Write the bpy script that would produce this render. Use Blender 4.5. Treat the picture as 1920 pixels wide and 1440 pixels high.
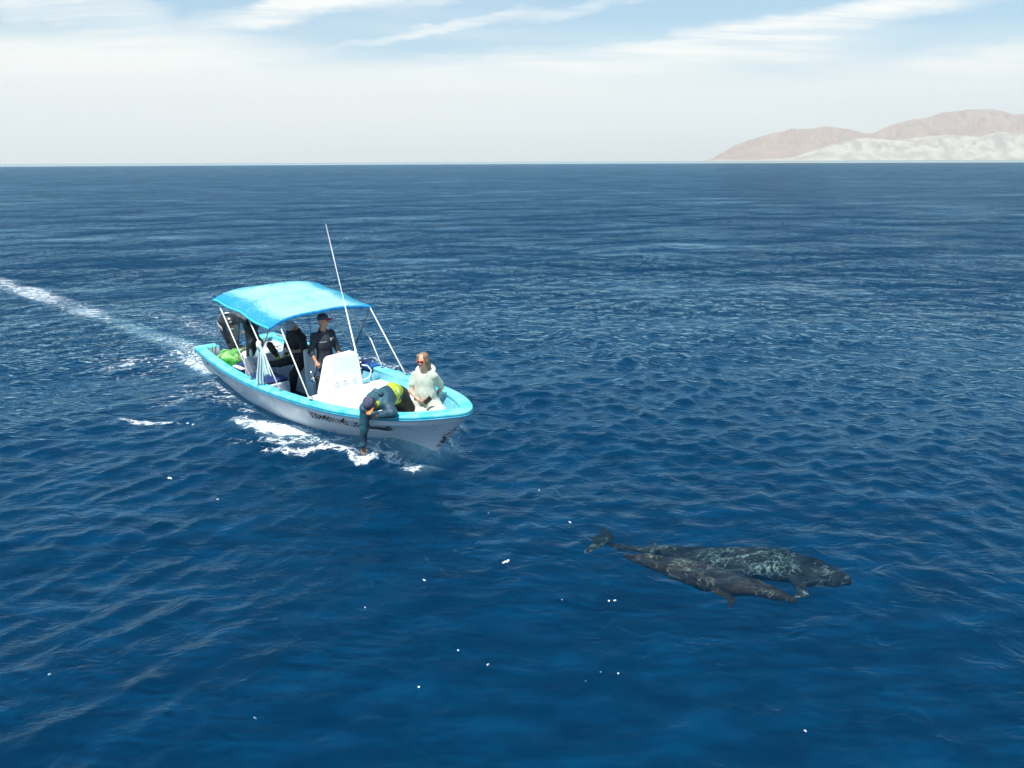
import bpy, math, random
import numpy as np
from math import sin, cos, pi, radians, atan, sqrt
from mathutils import Vector, Matrix

S = bpy.context.scene
for _o in list(bpy.data.objects): bpy.data.objects.remove(_o)
COL = S.collection
RNG = np.random.default_rng(7)

# ------------------------------------------------------------------ camera
F_PX, CAM_H = 1331.0, 4.8
PITCH = atan((720 - 303) / F_PX)
ROLL = atan(8 / 1920.0)
cd = bpy.data.cameras.new('camera'); cam = bpy.data.objects.new('camera', cd); COL.objects.link(cam)
cd.sensor_width = 36; cd.lens = F_PX / 1920 * 36; cd.clip_start = 0.1; cd.clip_end = 80000
cam.matrix_world = (Matrix.Translation((0, 0, CAM_H)) @ Matrix.Rotation(pi/2 - PITCH, 4, 'X')
                    @ Matrix.Rotation(-ROLL, 4, 'Z'))
S.camera = cam

# ------------------------------------------------------------------ light
SUN_EL = radians(64); SUN_DIR2 = Vector((-0.40, -0.917))
SUN_DIR = Vector((SUN_DIR2.x*cos(SUN_EL), SUN_DIR2.y*cos(SUN_EL), sin(SUN_EL)))
sd = bpy.data.lights.new('sun', 'SUN'); sun = bpy.data.objects.new('sun', sd); COL.objects.link(sun)
sd.energy = 4.6; sd.angle = radians(0.53); sd.color = (1.0, 0.965, 0.91)
sun.rotation_euler = SUN_DIR.to_track_quat('Z', 'Y').to_euler(); sun.location = (0, 0, 60)
S.view_settings.view_transform = 'Standard'; S.view_settings.look = 'None'
S.view_settings.exposure = 0.64; S.view_settings.gamma = 1.0
S.render.engine = 'CYCLES'
S.cycles.max_bounces = 8; S.cycles.transparent_max_bounces = 12
S.cycles.sample_clamp_indirect = 4.0; S.cycles.caustics_reflective = False; S.cycles.caustics_refractive = False
S.cycles.use_denoising = True

# ------------------------------------------------------------------ node helper
class NT:
    def __init__(s, tree): s.t = tree; s.n = tree.nodes; s.l = tree.links
    def new(s, typ, **kw):
        nd = s.n.new(typ)
        for k, v in kw.items():
            if k.startswith('_'): continue
            setattr(nd, k, v)
        return nd
    def lk(s, a, b): s.l.new(a, b); return b
    def inp(s, nd, key, val):
        if hasattr(val, 'is_linked') or hasattr(val, 'links'): s.l.new(val, nd.inputs[key])
        else: nd.inputs[key].default_value = val
    def math(s, op, a, b=0.0, c=0.0, clamp=False):
        nd = s.n.new('ShaderNodeMath'); nd.operation = op; nd.use_clamp = clamp
        for i, v in enumerate((a, b, c)): s.inp(nd, i, v)
        return nd.outputs[0]
    def mixc(s, fac, a, b):
        nd = s.n.new('ShaderNodeMix'); nd.data_type = 'RGBA'
        s.inp(nd, 0, fac); s.inp(nd, 6, a if not isinstance(a, tuple) else (*a[:3], 1)); s.inp(nd, 7, b if not isinstance(b, tuple) else (*b[:3], 1))
        return nd.outputs[2]
    def ramp(s, fac, stops):
        nd = s.n.new('ShaderNodeValToRGB'); s.inp(nd, 0, fac)
        cr = nd.color_ramp
        while len(cr.elements) < len(stops): cr.elements.new(0.5)
        for e, (p, c) in zip(cr.elements, stops):
            e.position = p; e.color = (c, c, c, 1) if not isinstance(c, tuple) else (*c[:3], 1)
        return nd.outputs[0]
    def noise(s, vec, scale, detail=3.0, rough=0.5, dist=0.0, lac=2.0):
        nd = s.n.new('ShaderNodeTexNoise'); s.inp(nd, 'Scale', scale); s.inp(nd, 'Detail', detail)
        s.inp(nd, 'Roughness', rough); s.inp(nd, 'Distortion', dist); s.inp(nd, 'Lacunarity', lac)
        if vec is not None: s.lk(vec, nd.inputs['Vector'])
        return nd.outputs['Fac']
    def mapping(s, vec, scale=(1, 1, 1), rot=(0, 0, 0), loc=(0, 0, 0)):
        nd = s.n.new('ShaderNodeMapping'); s.lk(vec, nd.inputs[0])
        nd.inputs['Scale'].default_value = scale; nd.inputs['Rotation'].default_value = rot; nd.inputs['Location'].default_value = loc
        return nd.outputs[0]
    def sstep(s, x, a, b):
        nd = s.n.new('ShaderNodeMapRange'); nd.interpolation_type = 'SMOOTHSTEP'
        s.inp(nd, 0, x); s.inp(nd, 1, a); s.inp(nd, 2, b); s.inp(nd, 3, 0.0); s.inp(nd, 4, 1.0)
        return nd.outputs[0]

# ------------------------------------------------------------------ world: sky with cirrus
W = bpy.data.worlds.new('World'); S.world = W; W.use_nodes = True
w = NT(W.node_tree); w.n.clear()
tc = w.new('ShaderNodeTexCoord'); D = tc.outputs['Generated']
sky = w.new('ShaderNodeTexSky', sky_type='NISHITA', sun_disc=False)
sky.sun_elevation = SUN_EL; sky.sun_rotation = math.atan2(SUN_DIR2.x, SUN_DIR2.y)
sky.air_density = 1.0; sky.dust_density = 1.5; sky.ozone_density = 2.0
sep = w.new('ShaderNodeSeparateXYZ'); w.lk(D, sep.inputs[0]); dx, dy, dz = sep.outputs
zz = w.math('MAXIMUM', dz, 0.0)
den = w.math('ADD', zz, 0.10)
comb = w.new('ShaderNodeCombineXYZ')
w.lk(w.math('DIVIDE', dx, den), comb.inputs[0]); w.lk(w.math('DIVIDE', dy, den), comb.inputs[1])
P2 = comb.outputs[0]
warp = w.noise(w.mapping(P2, (0.5, 0.5, 1)), 1.0, 2.0, 0.5)
pw = w.new('ShaderNodeVectorMath', operation='ADD'); w.lk(P2, pw.inputs[0])
cb2 = w.new('ShaderNodeCombineXYZ'); w.lk(w.math('MULTIPLY', warp, 2.2), cb2.inputs[0]); w.lk(w.math('MULTIPLY', warp, -1.4), cb2.inputs[1])
w.lk(cb2.outputs[0], pw.inputs[1])
streak = w.noise(w.mapping(pw.outputs[0], (0.34, 1.25, 1), rot=(0, 0, radians(-24)), loc=(3.1, 0.7, 0)), 1.0, 7.0, 0.52)
broad = w.noise(w.mapping(P2, (0.22, 0.5, 1), rot=(0, 0, radians(-20)), loc=(5.2, 1.3, 0)), 1.0, 3.0, 0.5)
dens = w.math('ADD', w.math('MULTIPLY', streak, 0.75), w.math('MULTIPLY', broad, 0.65))
cl = w.sstep(dens, 0.62, 0.86)
lowband = w.sstep(w.math('ADD', dz, w.math('MULTIPLY', w.math('SUBTRACT', broad, .5), .16)), 0.150, 0.066)         # thin white cloud veil towards the horizon
hi = w.sstep(dz, 0.36, 0.2)
leftw = w.sstep(dx, 0.9, -0.6)
cl = w.math('MULTIPLY', cl, w.math('ADD', w.math('MULTIPLY', hi, 0.95), 0.03))
veil = w.math('MULTIPLY', lowband, w.math('ADD', 0.74, w.math('MULTIPLY', leftw, 0.16)))
base = w.math('ADD', 0.03, w.math('MULTIPLY', hi, 0.10))
# individual cirrus wisps, each at its own bearing and height above the horizon (tangents), warped by noise
dyp = w.math('MAXIMUM', dy, 0.05)
wn = w.new('ShaderNodeTexNoise'); w.lk(w.mapping(D, (2.2, 2.2, 7)), wn.inputs[0]); wn.inputs['Scale'].default_value = 1.6; wn.inputs['Detail'].default_value = 7; wn.inputs['Roughness'].default_value = .6
wsep = w.new('ShaderNodeSeparateColor'); w.lk(wn.outputs['Color'], wsep.inputs[0])
U_ = w.math('ADD', w.math('DIVIDE', dx, dyp), w.math('MULTIPLY', w.math('SUBTRACT', wsep.outputs[0], .5), .24))
E_ = w.math('ADD', w.math('DIVIDE', dz, dyp), w.math('MULTIPLY', w.math('SUBTRACT', wsep.outputs[1], .5), .095))
fib = w.noise(w.mapping(P2, (.9, 4.5, 1), rot=(0, 0, radians(-12))), 1.0, 7, .66)
acc = None
for az, el, L_w, W_w, ang, st in ((-.575, .195, .13, .026, -9, 1.0), (-.245, .187, .15, .020, 9, .95), (-.55, .142, .26, .034, -2, .85), (.36, .160, .30, .024, 8, 1.0), (.0, .224, .12, .011, 16, .7),
                                  (.18, .212, .16, .012, 13, .75), (-.08, .165, .15, .009, 11, .7), (.66, .120, .16, .030, 5, .9), (.18, .128, .32, .026, 4, .8), (.56, .200, .14, .013, 8, .75), (-.76, .215, .10, .03, 10, .6), (-.38, .225, .15, .012, 4, .6)):
    ca, sa = cos(radians(ang)), sin(radians(ang))
    du = w.math('SUBTRACT', U_, az); de = w.math('SUBTRACT', E_, el)
    a_ = w.math('DIVIDE', w.math('ADD', w.math('MULTIPLY', du, ca), w.math('MULTIPLY', de, sa)), L_w)
    b_ = w.math('DIVIDE', w.math('SUBTRACT', w.math('MULTIPLY', de, ca), w.math('MULTIPLY', du, sa)), W_w*.82)
    q_ = w.math('ADD', w.math('MULTIPLY', a_, a_), w.math('MULTIPLY', b_, b_))
    m_ = w.math('MULTIPLY', w.sstep(q_, 1.7, 0.0), st)
    acc = m_ if acc is None else w.math('SUBTRACT', 1.0, w.math('MULTIPLY', w.math('SUBTRACT', 1.0, acc), w.math('SUBTRACT', 1.0, m_)))
acc = w.math('MULTIPLY', acc, w.math('ADD', .35, w.math('MULTIPLY', w.sstep(fib, .34, .66), .65)))
inv = lambda x: w.math('SUBTRACT', 1.0, x)
clear = w.math('MULTIPLY', w.math('MULTIPLY', inv(w.math('MULTIPLY', cl, .40)), inv(veil)), w.math('MULTIPLY', inv(base), inv(acc)))
c2 = w.math('SUBTRACT', 1.0, clear, clamp=True)
SKY_S = 0.11
cloudcol = w.mixc(w.sstep(dz, 0.0, 0.07), (6.2, 6.35, 6.0), (7.5, 7.25, 6.65))
tint = w.new('ShaderNodeMix'); tint.data_type = 'RGBA'; tint.blend_type = 'MULTIPLY'; tint.inputs[0].default_value = 1; w.lk(sky.outputs[0], tint.inputs[6]); w.lk(w.mixc(w.sstep(dz, .20, .50), (.50, .89, .97), (.34, .84, 1.0)), tint.inputs[7])
skyc = w.mixc(c2, tint.outputs[2], cloudcol)
bg = w.new('ShaderNodeBackground'); w.lk(skyc, bg.inputs[0]); bg.inputs[1].default_value = SKY_S
out = w.new('ShaderNodeOutputWorld'); w.lk(bg.outputs[0], out.inputs[0])

# ------------------------------------------------------------------ geometry helpers
def tag(o, label=None, cat=None, group=None, kind=None):
    if label: o['label'] = label
    if cat: o['category'] = cat
    if group: o['group'] = group
    if kind: o['kind'] = kind
    return o

def mesh(name, verts, faces, mat=None, parent=None, smooth=True, base=(0, 0, 0)):
    me = bpy.data.meshes.new(name)
    v = np.asarray(verts, dtype=np.float32) - np.asarray(base, dtype=np.float32)
    if isinstance(faces, np.ndarray) and faces.ndim == 2:
        n, k = faces.shape
        me.vertices.add(len(v)); me.vertices.foreach_set('co', v.ravel())
        me.loops.add(n*k); me.loops.foreach_set('vertex_index', faces.astype(np.int32).ravel())
        me.polygons.add(n)
        me.polygons.foreach_set('loop_start', np.arange(0, n*k, k, dtype=np.int32))
        me.update(calc_edges=True)
    else:
        me.from_pydata([tuple(map(float, p)) for p in v], [], [tuple(int(i) for i in f) for f in faces])
        me.update()
    if smooth: me.polygons.foreach_set('use_smooth', [True]*len(me.polygons))
    if mat is not None:
        for m in (mat if isinstance(mat, (list, tuple)) else [mat]): me.materials.append(m)
    o = bpy.data.objects.new(name, me); COL.objects.link(o)
    if parent is not None: o.parent = parent
    return o

def catmull(pts, n):
    P = np.asarray(pts, float); m = len(P)
    seg = np.linalg.norm(np.diff(P, axis=0), axis=1); t = np.concatenate([[0], np.cumsum(np.sqrt(seg*1.0)+1e-9)])
    u = np.linspace(0, t[-1], n*6)
    outp = np.zeros((len(u), P.shape[1]))
    # hermite with finite-difference tangents
    T = np.zeros_like(P)
    for i in range(m):
        a, b = max(i-1, 0), min(i+1, m-1); T[i] = (P[b]-P[a]) / (t[b]-t[a])
    k = np.clip(np.searchsorted(t, u, side='right')-1, 0, m-2)
    h = t[k+1]-t[k]; x = (u-t[k])/h
    h00 = 2*x**3-3*x**2+1; h10 = x**3-2*x**2+x; h01 = -2*x**3+3*x**2; h11 = x**3-x**2
    outp = h00[:, None]*P[k]+(h10*h)[:, None]*T[k]+h01[:, None]*P[k+1]+(h11*h)[:, None]*T[k+1]
    L = np.concatenate([[0], np.cumsum(np.linalg.norm(np.diff(outp, axis=0), axis=1))])
    q = np.linspace(0, L[-1], n)
    return np.stack([np.interp(q, L, outp[:, j]) for j in range(P.shape[1])], 1)

class MB:
    """collects simple shapes into one mesh"""
    def __init__(s): s.v = []; s.f = []
    def add(s, V, Fc):
        b = len(s.v); s.v += [tuple(map(float, p)) for p in V]; s.f += [tuple(i+b for i in f) for f in Fc]; return s
    def box(s, c, size, rot=None, bev=0.0, taper=None):
        hx, hy, hz = [d/2 for d in size]; bm = []
        b = min(bev, hx*.9, hy*.9, hz*.9)
        # rounded box by superposing chamfered loops
        lv = [(-hz, b), (-hz+b, 0), (hz-b, 0), (hz, b)] if b > 0 else [(-hz, 0), (hz, 0)]
        V = []
        for z, ins in lv:
            x, y = hx-ins, hy-ins
            k = b*0.7 if b > 0 else 0
            tp = 1.0
            if taper: tp = 1+(taper-1)*(z+hz)/(2*hz)
            loop = [(x-k, -y), (x, -y+k), (x, y-k), (x-k, y), (-x+k, y), (-x, y-k), (-x, -y+k), (-x+k, -y)] if b > 0 else [(x, -y), (x, y), (-x, y), (-x, -y)]
            V += [(px*tp, py*tp, z) for px, py in loop]
        n = 8 if b > 0 else 4
        Fc = [tuple(range(n-1, -1, -1)), tuple(range(len(V)-n, len(V)))]
        for r in range(len(lv)-1):
            for i in range(n):
                a = r*n+i; c2_ = r*n+(i+1) % n
                Fc.append((a, c2_, c2_+n, a+n))
        M = rot if rot is not None else Matrix.Identity(3)
        V = [M @ Vector(p)+Vector(c) for p in V]
        return s.add(V, Fc)
    def tube(s, pts, r, n=10, cap=True):
        P = [Vector(p) for p in pts]; R = r if isinstance(r, (list, tuple)) else [r]*len(P)
        V = []; Fc = []; prev = None
        for i, p in enumerate(P):
            d = (P[min(i+1, len(P)-1)]-P[max(i-1, 0)]).normalized()
            if prev is None:
                a = d.orthogonal().normalized()
            else:
                a = (prev-d*prev.dot(d)).normalized()
            prev = a; b = d.cross(a)
            for k in range(n):
                t = 2*pi*k/n; V.append(p+(a*cos(t)+b*sin(t))*R[i])
        for i in range(len(P)-1):
            for k in range(n):
                Fc.append((i*n+k, i*n+(k+1) % n, (i+1)*n+(k+1) % n, (i+1)*n+k))
        if cap: Fc.append(tuple(range(n-1, -1, -1))); Fc.append(tuple(range((len(P)-1)*n, len(P)*n)))
        return s.add(V, Fc)
    def lathe(s, c, prof, n=24, axis=(0, 0, 1), xdir=None, sx=1, sy=1):
        ax = Vector(axis).normalized(); a = Vector(xdir).normalized() if xdir is not None else ax.orthogonal().normalized()
        a = (a-ax*a.dot(ax)).normalized(); b = ax.cross(a); V = []; Fc = []
        for r, z in prof:
            for k in range(n):
                t = 2*pi*k/n; V.append(Vector(c)+a*(r*sx*cos(t))+b*(r*sy*sin(t))+ax*z)
        m = len(prof)
        for i in range(m-1):
            for k in range(n): Fc.append((i*n+k, i*n+(k+1) % n, (i+1)*n+(k+1) % n, (i+1)*n+k))
        Fc.append(tuple(range(n-1, -1, -1))); Fc.append(tuple(range((m-1)*n, m*n)))
        return s.add(V, Fc)
    def build(s, name, mat, parent=None, smooth=False, base=(0, 0, 0)):
        o = mesh(name, s.v, s.f, mat, parent, smooth, base)
        return o

# ---- implicit surfaces (bodies, clothes, animals): smooth union of tapered limbs, meshed by surface nets
def A3(p): return np.asarray(p, dtype=np.float32)
def cone(a, b, ra, rb, k=0.02, flat=None, op='+'): return ('cone', A3(a), A3(b), ra, rb, k, flat, op)
def ell(c, r, ax=None, k=0.02, op='+'):
    if ax is None: ax = np.eye(3)
    return ('ell', A3(c), np.asarray([A3(q)/np.linalg.norm(q) for q in ax]), A3(r), k, None, None, op)
def plane(p, nrm, k=0.004): n = A3(nrm); return ('plane', A3(p), n/np.linalg.norm(n), 0, k, None, None, '^')
def sdf_mesh(prims, vox, disp=None):
    lo = np.full(3, 1e9); hi = -lo
    def bb(p):
        if p[0] == 'cone':
            r = max(p[3], p[4])*(max(1.0, p[6][1]) if p[6] else 1); return np.minimum(p[1], p[2])-r, np.maximum(p[1], p[2])+r
        r = float(p[3].max()); return p[1]-r, p[1]+r
    for p in prims:
        if p[-1] == '+':
            a, b = bb(p); lo = np.minimum(lo, a); hi = np.maximum(hi, b)
    lo -= 5*vox; hi += 5*vox
    N = np.ceil((hi-lo)/vox).astype(int)+1
    G = np.full(N, 0.2, dtype=np.float32)
    for p in prims:
        k = p[5] if p[0] == 'cone' else p[4]
        if p[0] == 'plane':
            g = [lo[i]+np.arange(N[i], dtype=np.float32)*vox for i in range(3)]
            d = ((g[0][:, None, None]-p[1][0])*p[2][0]+(g[1][None, :, None]-p[1][1])*p[2][1]+(g[2][None, None, :]-p[1][2])*p[2][2]).astype(np.float32)
            G = np.maximum(G, d); continue
        a, b = bb(p); m = k+4*vox
        i0 = np.maximum(np.floor((a-m-lo)/vox).astype(int), 0); i1 = np.minimum(np.ceil((b+m-lo)/vox).astype(int)+1, N)
        if (i1 <= i0).any(): continue
        g = [lo[i]+np.arange(i0[i], i1[i])*vox for i in range(3)]
        Q = np.stack(np.meshgrid(*g, indexing='ij'), -1).astype(np.float32)
        if p[0] == 'cone':
            ab = p[2]-p[1]; L = max(float(ab@ab), 1e-9)
            t = np.clip(((Q-p[1])@ab)/L, 0, 1)
            v = Q-p[1]-t[..., None]*ab
            if p[6]:
                fd, fk = p[6]; fd = A3(fd)/np.linalg.norm(fd)
                v = v+fd*((v@fd)*(1/fk-1))[..., None]
            d = np.sqrt((v*v).sum(-1))-(p[3]+(p[4]-p[3])*t)
        else:
            q = (Q-p[1])@p[2].T.astype(np.float32)
            kk = np.sqrt(((q/p[3])**2).sum(-1)); k2 = np.sqrt(((q/p[3]**2)**2).sum(-1))+1e-9
            d = kk*(kk-1)/k2
        sl = tuple(slice(i0[i], i1[i]) for i in range(3)); g0 = G[sl]
        if p[-1] == '+':
            h = np.maximum(k-np.abs(g0-d), 0)/max(k, 1e-6); G[sl] = np.minimum(g0, d)-h*h*k*0.25
        else:
            h = np.maximum(k-np.abs(g0+d), 0)/max(k, 1e-6); G[sl] = np.maximum(g0, -d)+h*h*k*0.25
    if disp is not None:
        near = np.argwhere(np.abs(G) < 0.05)
        G[tuple(near.T)] += disp(lo+near*vox).astype(np.float32)
    return nets(G, lo, vox)

def nets(G, lo, vox):
    Sg = G < 0
    c = np.zeros(np.array(G.shape)-1, dtype=np.int8)
    for i in (0, 1):
        for j in (0, 1):
            for k in (0, 1):
                c += Sg[i:Sg.shape[0]-1+i, j:Sg.shape[1]-1+j, k:Sg.shape[2]-1+k]
    act = (c > 0) & (c < 8); I = np.argwhere(act)
    acc = np.zeros((len(I), 3)); cnt = np.zeros(len(I))
    cor = [(i, j, k) for i in (0, 1) for j in (0, 1) for k in (0, 1)]
    for a in cor:
        for ax in range(3):
            if a[ax]: continue
            b = list(a); b[ax] = 1
            d0 = G[tuple((I+a).T)]; d1 = G[tuple((I+b).T)]
            m = (d0 < 0) != (d1 < 0); t = np.where(m, d0/np.where(m, d0-d1, 1), 0)
            pnt = np.tile(np.array(a, float), (len(I), 1)); pnt[:, ax] += t
            acc += pnt*m[:, None]; cnt += m
    V = lo+(I+acc/cnt[:, None])*vox
    idm = np.full(act.shape, -1, dtype=np.int64); idm[tuple(I.T)] = np.arange(len(I))
    Fs = []
    for ax in range(3):
        o1, o2 = (ax+1) % 3, (ax+2) % 3
        s0 = [slice(None)]*3; s1 = [slice(None)]*3; s0[ax] = slice(0, -1); s1[ax] = slice(1, None)
        A_, B_ = Sg[tuple(s0)], Sg[tuple(s1)]; E = np.argwhere(A_ != B_)
        ok = (E[:, o1] > 0) & (E[:, o2] > 0) & (E[:, o1] < act.shape[o1]) & (E[:, o2] < act.shape[o2])
        E = E[ok]; fl = A_[tuple(E.T)]
        def cell(d1, d2):
            q = E.copy(); q[:, o1] -= d1; q[:, o2] -= d2; return idm[tuple(q.T)]
        q = np.stack([cell(1, 1), cell(0, 1), cell(0, 0), cell(1, 0)], 1)
        q[~fl] = q[~fl][:, ::-1]; Fs.append(q)
    Fc = np.concatenate(Fs); Fc = Fc[(Fc >= 0).all(1)]
    # light smoothing
    for _ in range(2):
        s = np.zeros_like(V); n = np.zeros(len(V))
        for a, b in ((0, 1), (1, 2), (2, 3), (3, 0)):
            np.add.at(s, Fc[:, a], V[Fc[:, b]]); np.add.at(s, Fc[:, b], V[Fc[:, a]])
            np.add.at(n, Fc[:, a], 1); np.add.at(n, Fc[:, b], 1)
        V = V*0.5+0.5*s/np.maximum(n, 1)[:, None]
    return V, Fc

def wob(P, sc, seed=0, oct=4):
    """cheap smooth pseudo-noise in -1..1"""
    r = np.random.default_rng(seed); o = np.zeros(len(P)); amp = 1.0; tot = 0
    for _ in range(oct):
        for _k in range(3):
            d = r.normal(size=3); d /= np.linalg.norm(d); ph = r.uniform(0, 6.28)
            d2 = r.normal(size=3); d2 /= np.linalg.norm(d2)
            o += amp*np.sin(P@d*sc*6.28+ph+1.3*np.sin(P@d2*sc*4.1+ph*2)); tot += amp*0.75
        sc *= 1.9; amp *= 0.6
    return o/tot

# ------------------------------------------------------------------ materials
def pmat(name, col, rough=0.5, var=0.08, vs=6.0, bump=0.0, bs=40.0, metal=0.0, spec=0.5, trans=0.0, coat=0.0, col2=None, thr=None, sheen=0.0):
    m = bpy.data.materials.new(name); m.use_nodes = True; t = NT(m.node_tree)
    b = t.n['Principled BSDF']; tcn = t.new('ShaderNodeTexCoord'); oc = tcn.outputs['Object']
    nz = t.noise(oc, vs, 4.0, 0.6)
    c2_ = col2 if col2 else tuple(max(0, x*(1-2.2*var)) for x in col)
    c1_ = col if col2 else tuple(min(1, x*(1+var)) for x in col)
    f = t.sstep(nz, *(thr if thr else (0.3, 0.7)))
    t.lk(t.mixc(f, c2_, c1_), b.inputs['Base Color'])
    rr = t.math('ADD', t.math('MULTIPLY', t.noise(oc, vs*2.7, 3.0, 0.6), 0.2), rough-0.1, clamp=True)
    t.lk(rr, b.inputs['Roughness'])
    b.inputs['Metallic'].default_value = metal
    b.inputs['Specular IOR Level'].default_value = spec
    b.inputs['Coat Weight'].default_value = coat
    b.inputs['Sheen Weight'].default_value = sheen
    if bump:
        bp = t.new('ShaderNodeBump'); t.lk(t.noise(oc, bs, 5.0, 0.65), bp.inputs['Height'])
        bp.inputs['Distance'].default_value = bump; t.lk(bp.outputs[0], b.inputs['Normal'])
    return m

M = {}
M['gel'] = pmat('white_gelcoat', (0.80, 0.81, 0.80), 0.35, 0.035, 2.5, 0.002, 12)
M['cyan'] = pmat('cyan_gelcoat', (0.05, 0.50, 0.62), 0.5, 0, 4.0, 0.001, 60, col2=(0.20, 0.66, 0.70), thr=(.38, .66))
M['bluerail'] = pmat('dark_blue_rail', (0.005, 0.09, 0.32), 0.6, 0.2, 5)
M['inner'] = pmat('inner_liner', (0.10, 0.42, 0.56), 0.55, 0, 6.0, 0.001, 60, col2=(0.22, 0.55, 0.66))
M['deckwhite'] = pmat('deck_white', (0.80, 0.80, 0.77), 0.55, 0.05, 3.0, 0.0012, 150)
M['floor'] = pmat('navy_mat', (0.03, 0.05, 0.14), 0.9, 0.3, 12, 0.003, 90)
M['boxwhite'] = pmat('locker_white', (0.66, 0.69, 0.72), 0.45, 0.05, 3.0)
M['cushion'] = pmat('navy_vinyl', (0.025, 0.045, 0.16), 0.5, 0.2, 8, 0.002, 25)
M['alu'] = pmat('white_tube', (0.78, 0.78, 0.75), 0.3, 0.08, 9, metal=0.0, coat=.3)
M['steel'] = pmat('grey_tube', (0.22, 0.23, 0.24), 0.35, 0.15, 9, metal=0.6)
M['black'] = pmat('black_plastic', (0.012, 0.013, 0.015), 0.4, 0.3, 9)
M['cowl'] = pmat('black_cowling', (0.02, 0.021, 0.024), 0.28, 0.2, 4, coat=0.4)
M['grey'] = pmat('grey_plastic', (0.3, 0.31, 0.32), 0.5, 0.1, 9)
M['red'] = pmat('red_stripe', (0.55, 0.03, 0.02), 0.5, 0.1, 9)
M['white'] = pmat('white_print', (0.8, 0.8, 0.8), 0.5, 0.04, 9)
M['ink'] = pmat('black_lettering', (0.012, 0.012, 0.014), 0.9, 0.2, 30, spec=0.05)
M['wear'] = pmat('stem_wear', (0.10, 0.09, 0.08), 0.8, 0.5, 30, 0.004, 60)
M['chrome'] = pmat('chrome', (0.6, 0.6, 0.6), 0.15, 0.05, 9, metal=1.0)
M['wetsuit'] = pmat('black_neoprene', (0.010, 0.011, 0.014), 0.5, 0.25, 5, 0.004, 18)
M['wetgrey'] = pmat('grey_neoprene', (0.075, 0.08, 0.085), 0.6, 0.2, 8, 0.003, 20)
M['blackcloth'] = pmat('black_cloth', (0.013, 0.014, 0.017), 0.85, 0.3, 6, 0.006, 14)
M['navycloth'] = pmat('charcoal_cloth', (0.026, 0.032, 0.045), 0.85, 0.25, 6, 0.006, 14)
M['denim'] = pmat('blue_denim', (0.055, 0.10, 0.20), 0.9, 0.3, 14, 0.005, 20)
M['skin'] = pmat('tanned_skin', (0.42, 0.20, 0.12), 0.5, 0.12, 12)
M['skinf'] = pmat('fair_skin', (0.66, 0.37, 0.26), 0.5, 0.1, 12)
M['hair'] = pmat('light_brown_hair', (0.20, 0.11, 0.05), 0.55, 0, 14, 0.006, 60, col2=(0.34, 0.21, 0.11))
M['hairdark'] = pmat('dark_hair', (0.04, 0.028, 0.02), 0.6, 0.3, 30, 0.003, 90)
M['sage'] = pmat('sage_terry', (0.45, 0.48, 0.39), 0.95, 0.08, 10, 0.004, 60, sheen=.3)
M['creamhood'] = pmat('cream_terry', (0.70, 0.70, 0.62), 0.95, 0.06, 10, 0.006, 60, sheen=.3)
M['teal'] = pmat('teal_jacket', (0.022, 0.092, 0.125), 0.55, 0.3, 4, 0.02, 9, col2=(0.012, 0.045, 0.075), thr=(.40, .60))
M['hivis'] = pmat('yellow_vest', (0.46, 0.58, 0.03), 0.7, 0.15, 7, 0.008, 16)
M['trouser'] = pmat('dark_brown_trouser', (0.035, 0.032, 0.026), 0.9, 0.3, 8, 0.006, 18)
M['capnavy'] = pmat('navy_cap', (0.028, 0.032, 0.062), 0.85, 0.2, 20, 0.002, 60)
M['capgrey'] = pmat('grey_cap', (0.36, 0.40, 0.46), 0.85, 0.08, 20, 0.002, 60)
M['capslate'] = pmat('slate_cap', (0.07, 0.08, 0.13), 0.85, 0.15, 20, 0.002, 60)
M['capred'] = pmat('red_brim', (0.42, 0.02, 0.03), 0.8, 0.15, 20)
M['caporange'] = pmat('orange_brim', (0.75, 0.30, 0.10), 0.8, 0.12, 20)
M['glassred'] = pmat('red_sunglass_frame', (0.65, 0.02, 0.03), 0.3, 0.1, 20)
M['lens'] = pmat('dark_lens', (0.05, 0.012, 0.008), 0.1, 0.1, 20)
M['lip'] = pmat('lips', (0.55, 0.16, 0.14), 0.5, 0.1, 20)
M['finyellow'] = pmat('yellow_rubber', (0.60, 0.48, 0.10), 0.5, 0.12, 12)
M['towel'] = pmat('pale_blue_towel', (0.46, 0.66, 0.68), 0.95, 0.05, 10, 0.006, 60, col2=(0.62, 0.74, 0.74))
M['green'] = pmat('green_bag', (0.02, 0.27, 0.02), 0.45, 0, 2.6, 0.03, 6, col2=(0.27, 0.50, 0.17), thr=(.47, .54))
M['tan'] = pmat('tan_wood', (0.36, 0.27, 0.19), 0.7, 0.2, 8)
M['rope'] = pmat('blue_rope', (0.02, 0.25, 0.6), 0.7, 0.1, 20)
M['tealbag'] = pmat('turquoise_bag', (0.03, 0.45, 0.55), 0.5, 0.2, 8, 0.01, 10)

# ------------------------------------------------------------------ pixel <-> place helpers (used once to find real 3D positions)
def ray(x, y):
    a, b = (x-960)/F_PX, -(y-720)/F_PX
    b = b-a*sin(ROLL)
    return np.array([a, cos(PITCH)+b*sin(PITCH), -sin(PITCH)+b*cos(PITCH)])
CAMP = np.array([0, 0, CAM_H])
def un(x, y, z=0.0):
    r = ray(x, y); return CAMP+r*((z-CAM_H)/r[2])
TH = -0.77; BO = np.array([-6.6, 16.25, 0.0])
BU = np.array([cos(TH), sin(TH), 0]); BN = np.array([-sin(TH), cos(TH), 0])
def b2w(p): return BO+BU*p[0]+BN*p[1]+np.array([0, 0, p[2]])
def w2b(p): d = np.asarray(p)-BO; return np.array([d@BU, d@BN, p[2]])
def bz(x, y, z): return w2b(un(x, y, z))
def bv(x, y, v):
    r = ray(x, y); t = ((BO+BN*v-CAMP)@BN)/(r@BN); return w2b(CAMP+r*t)
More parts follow.
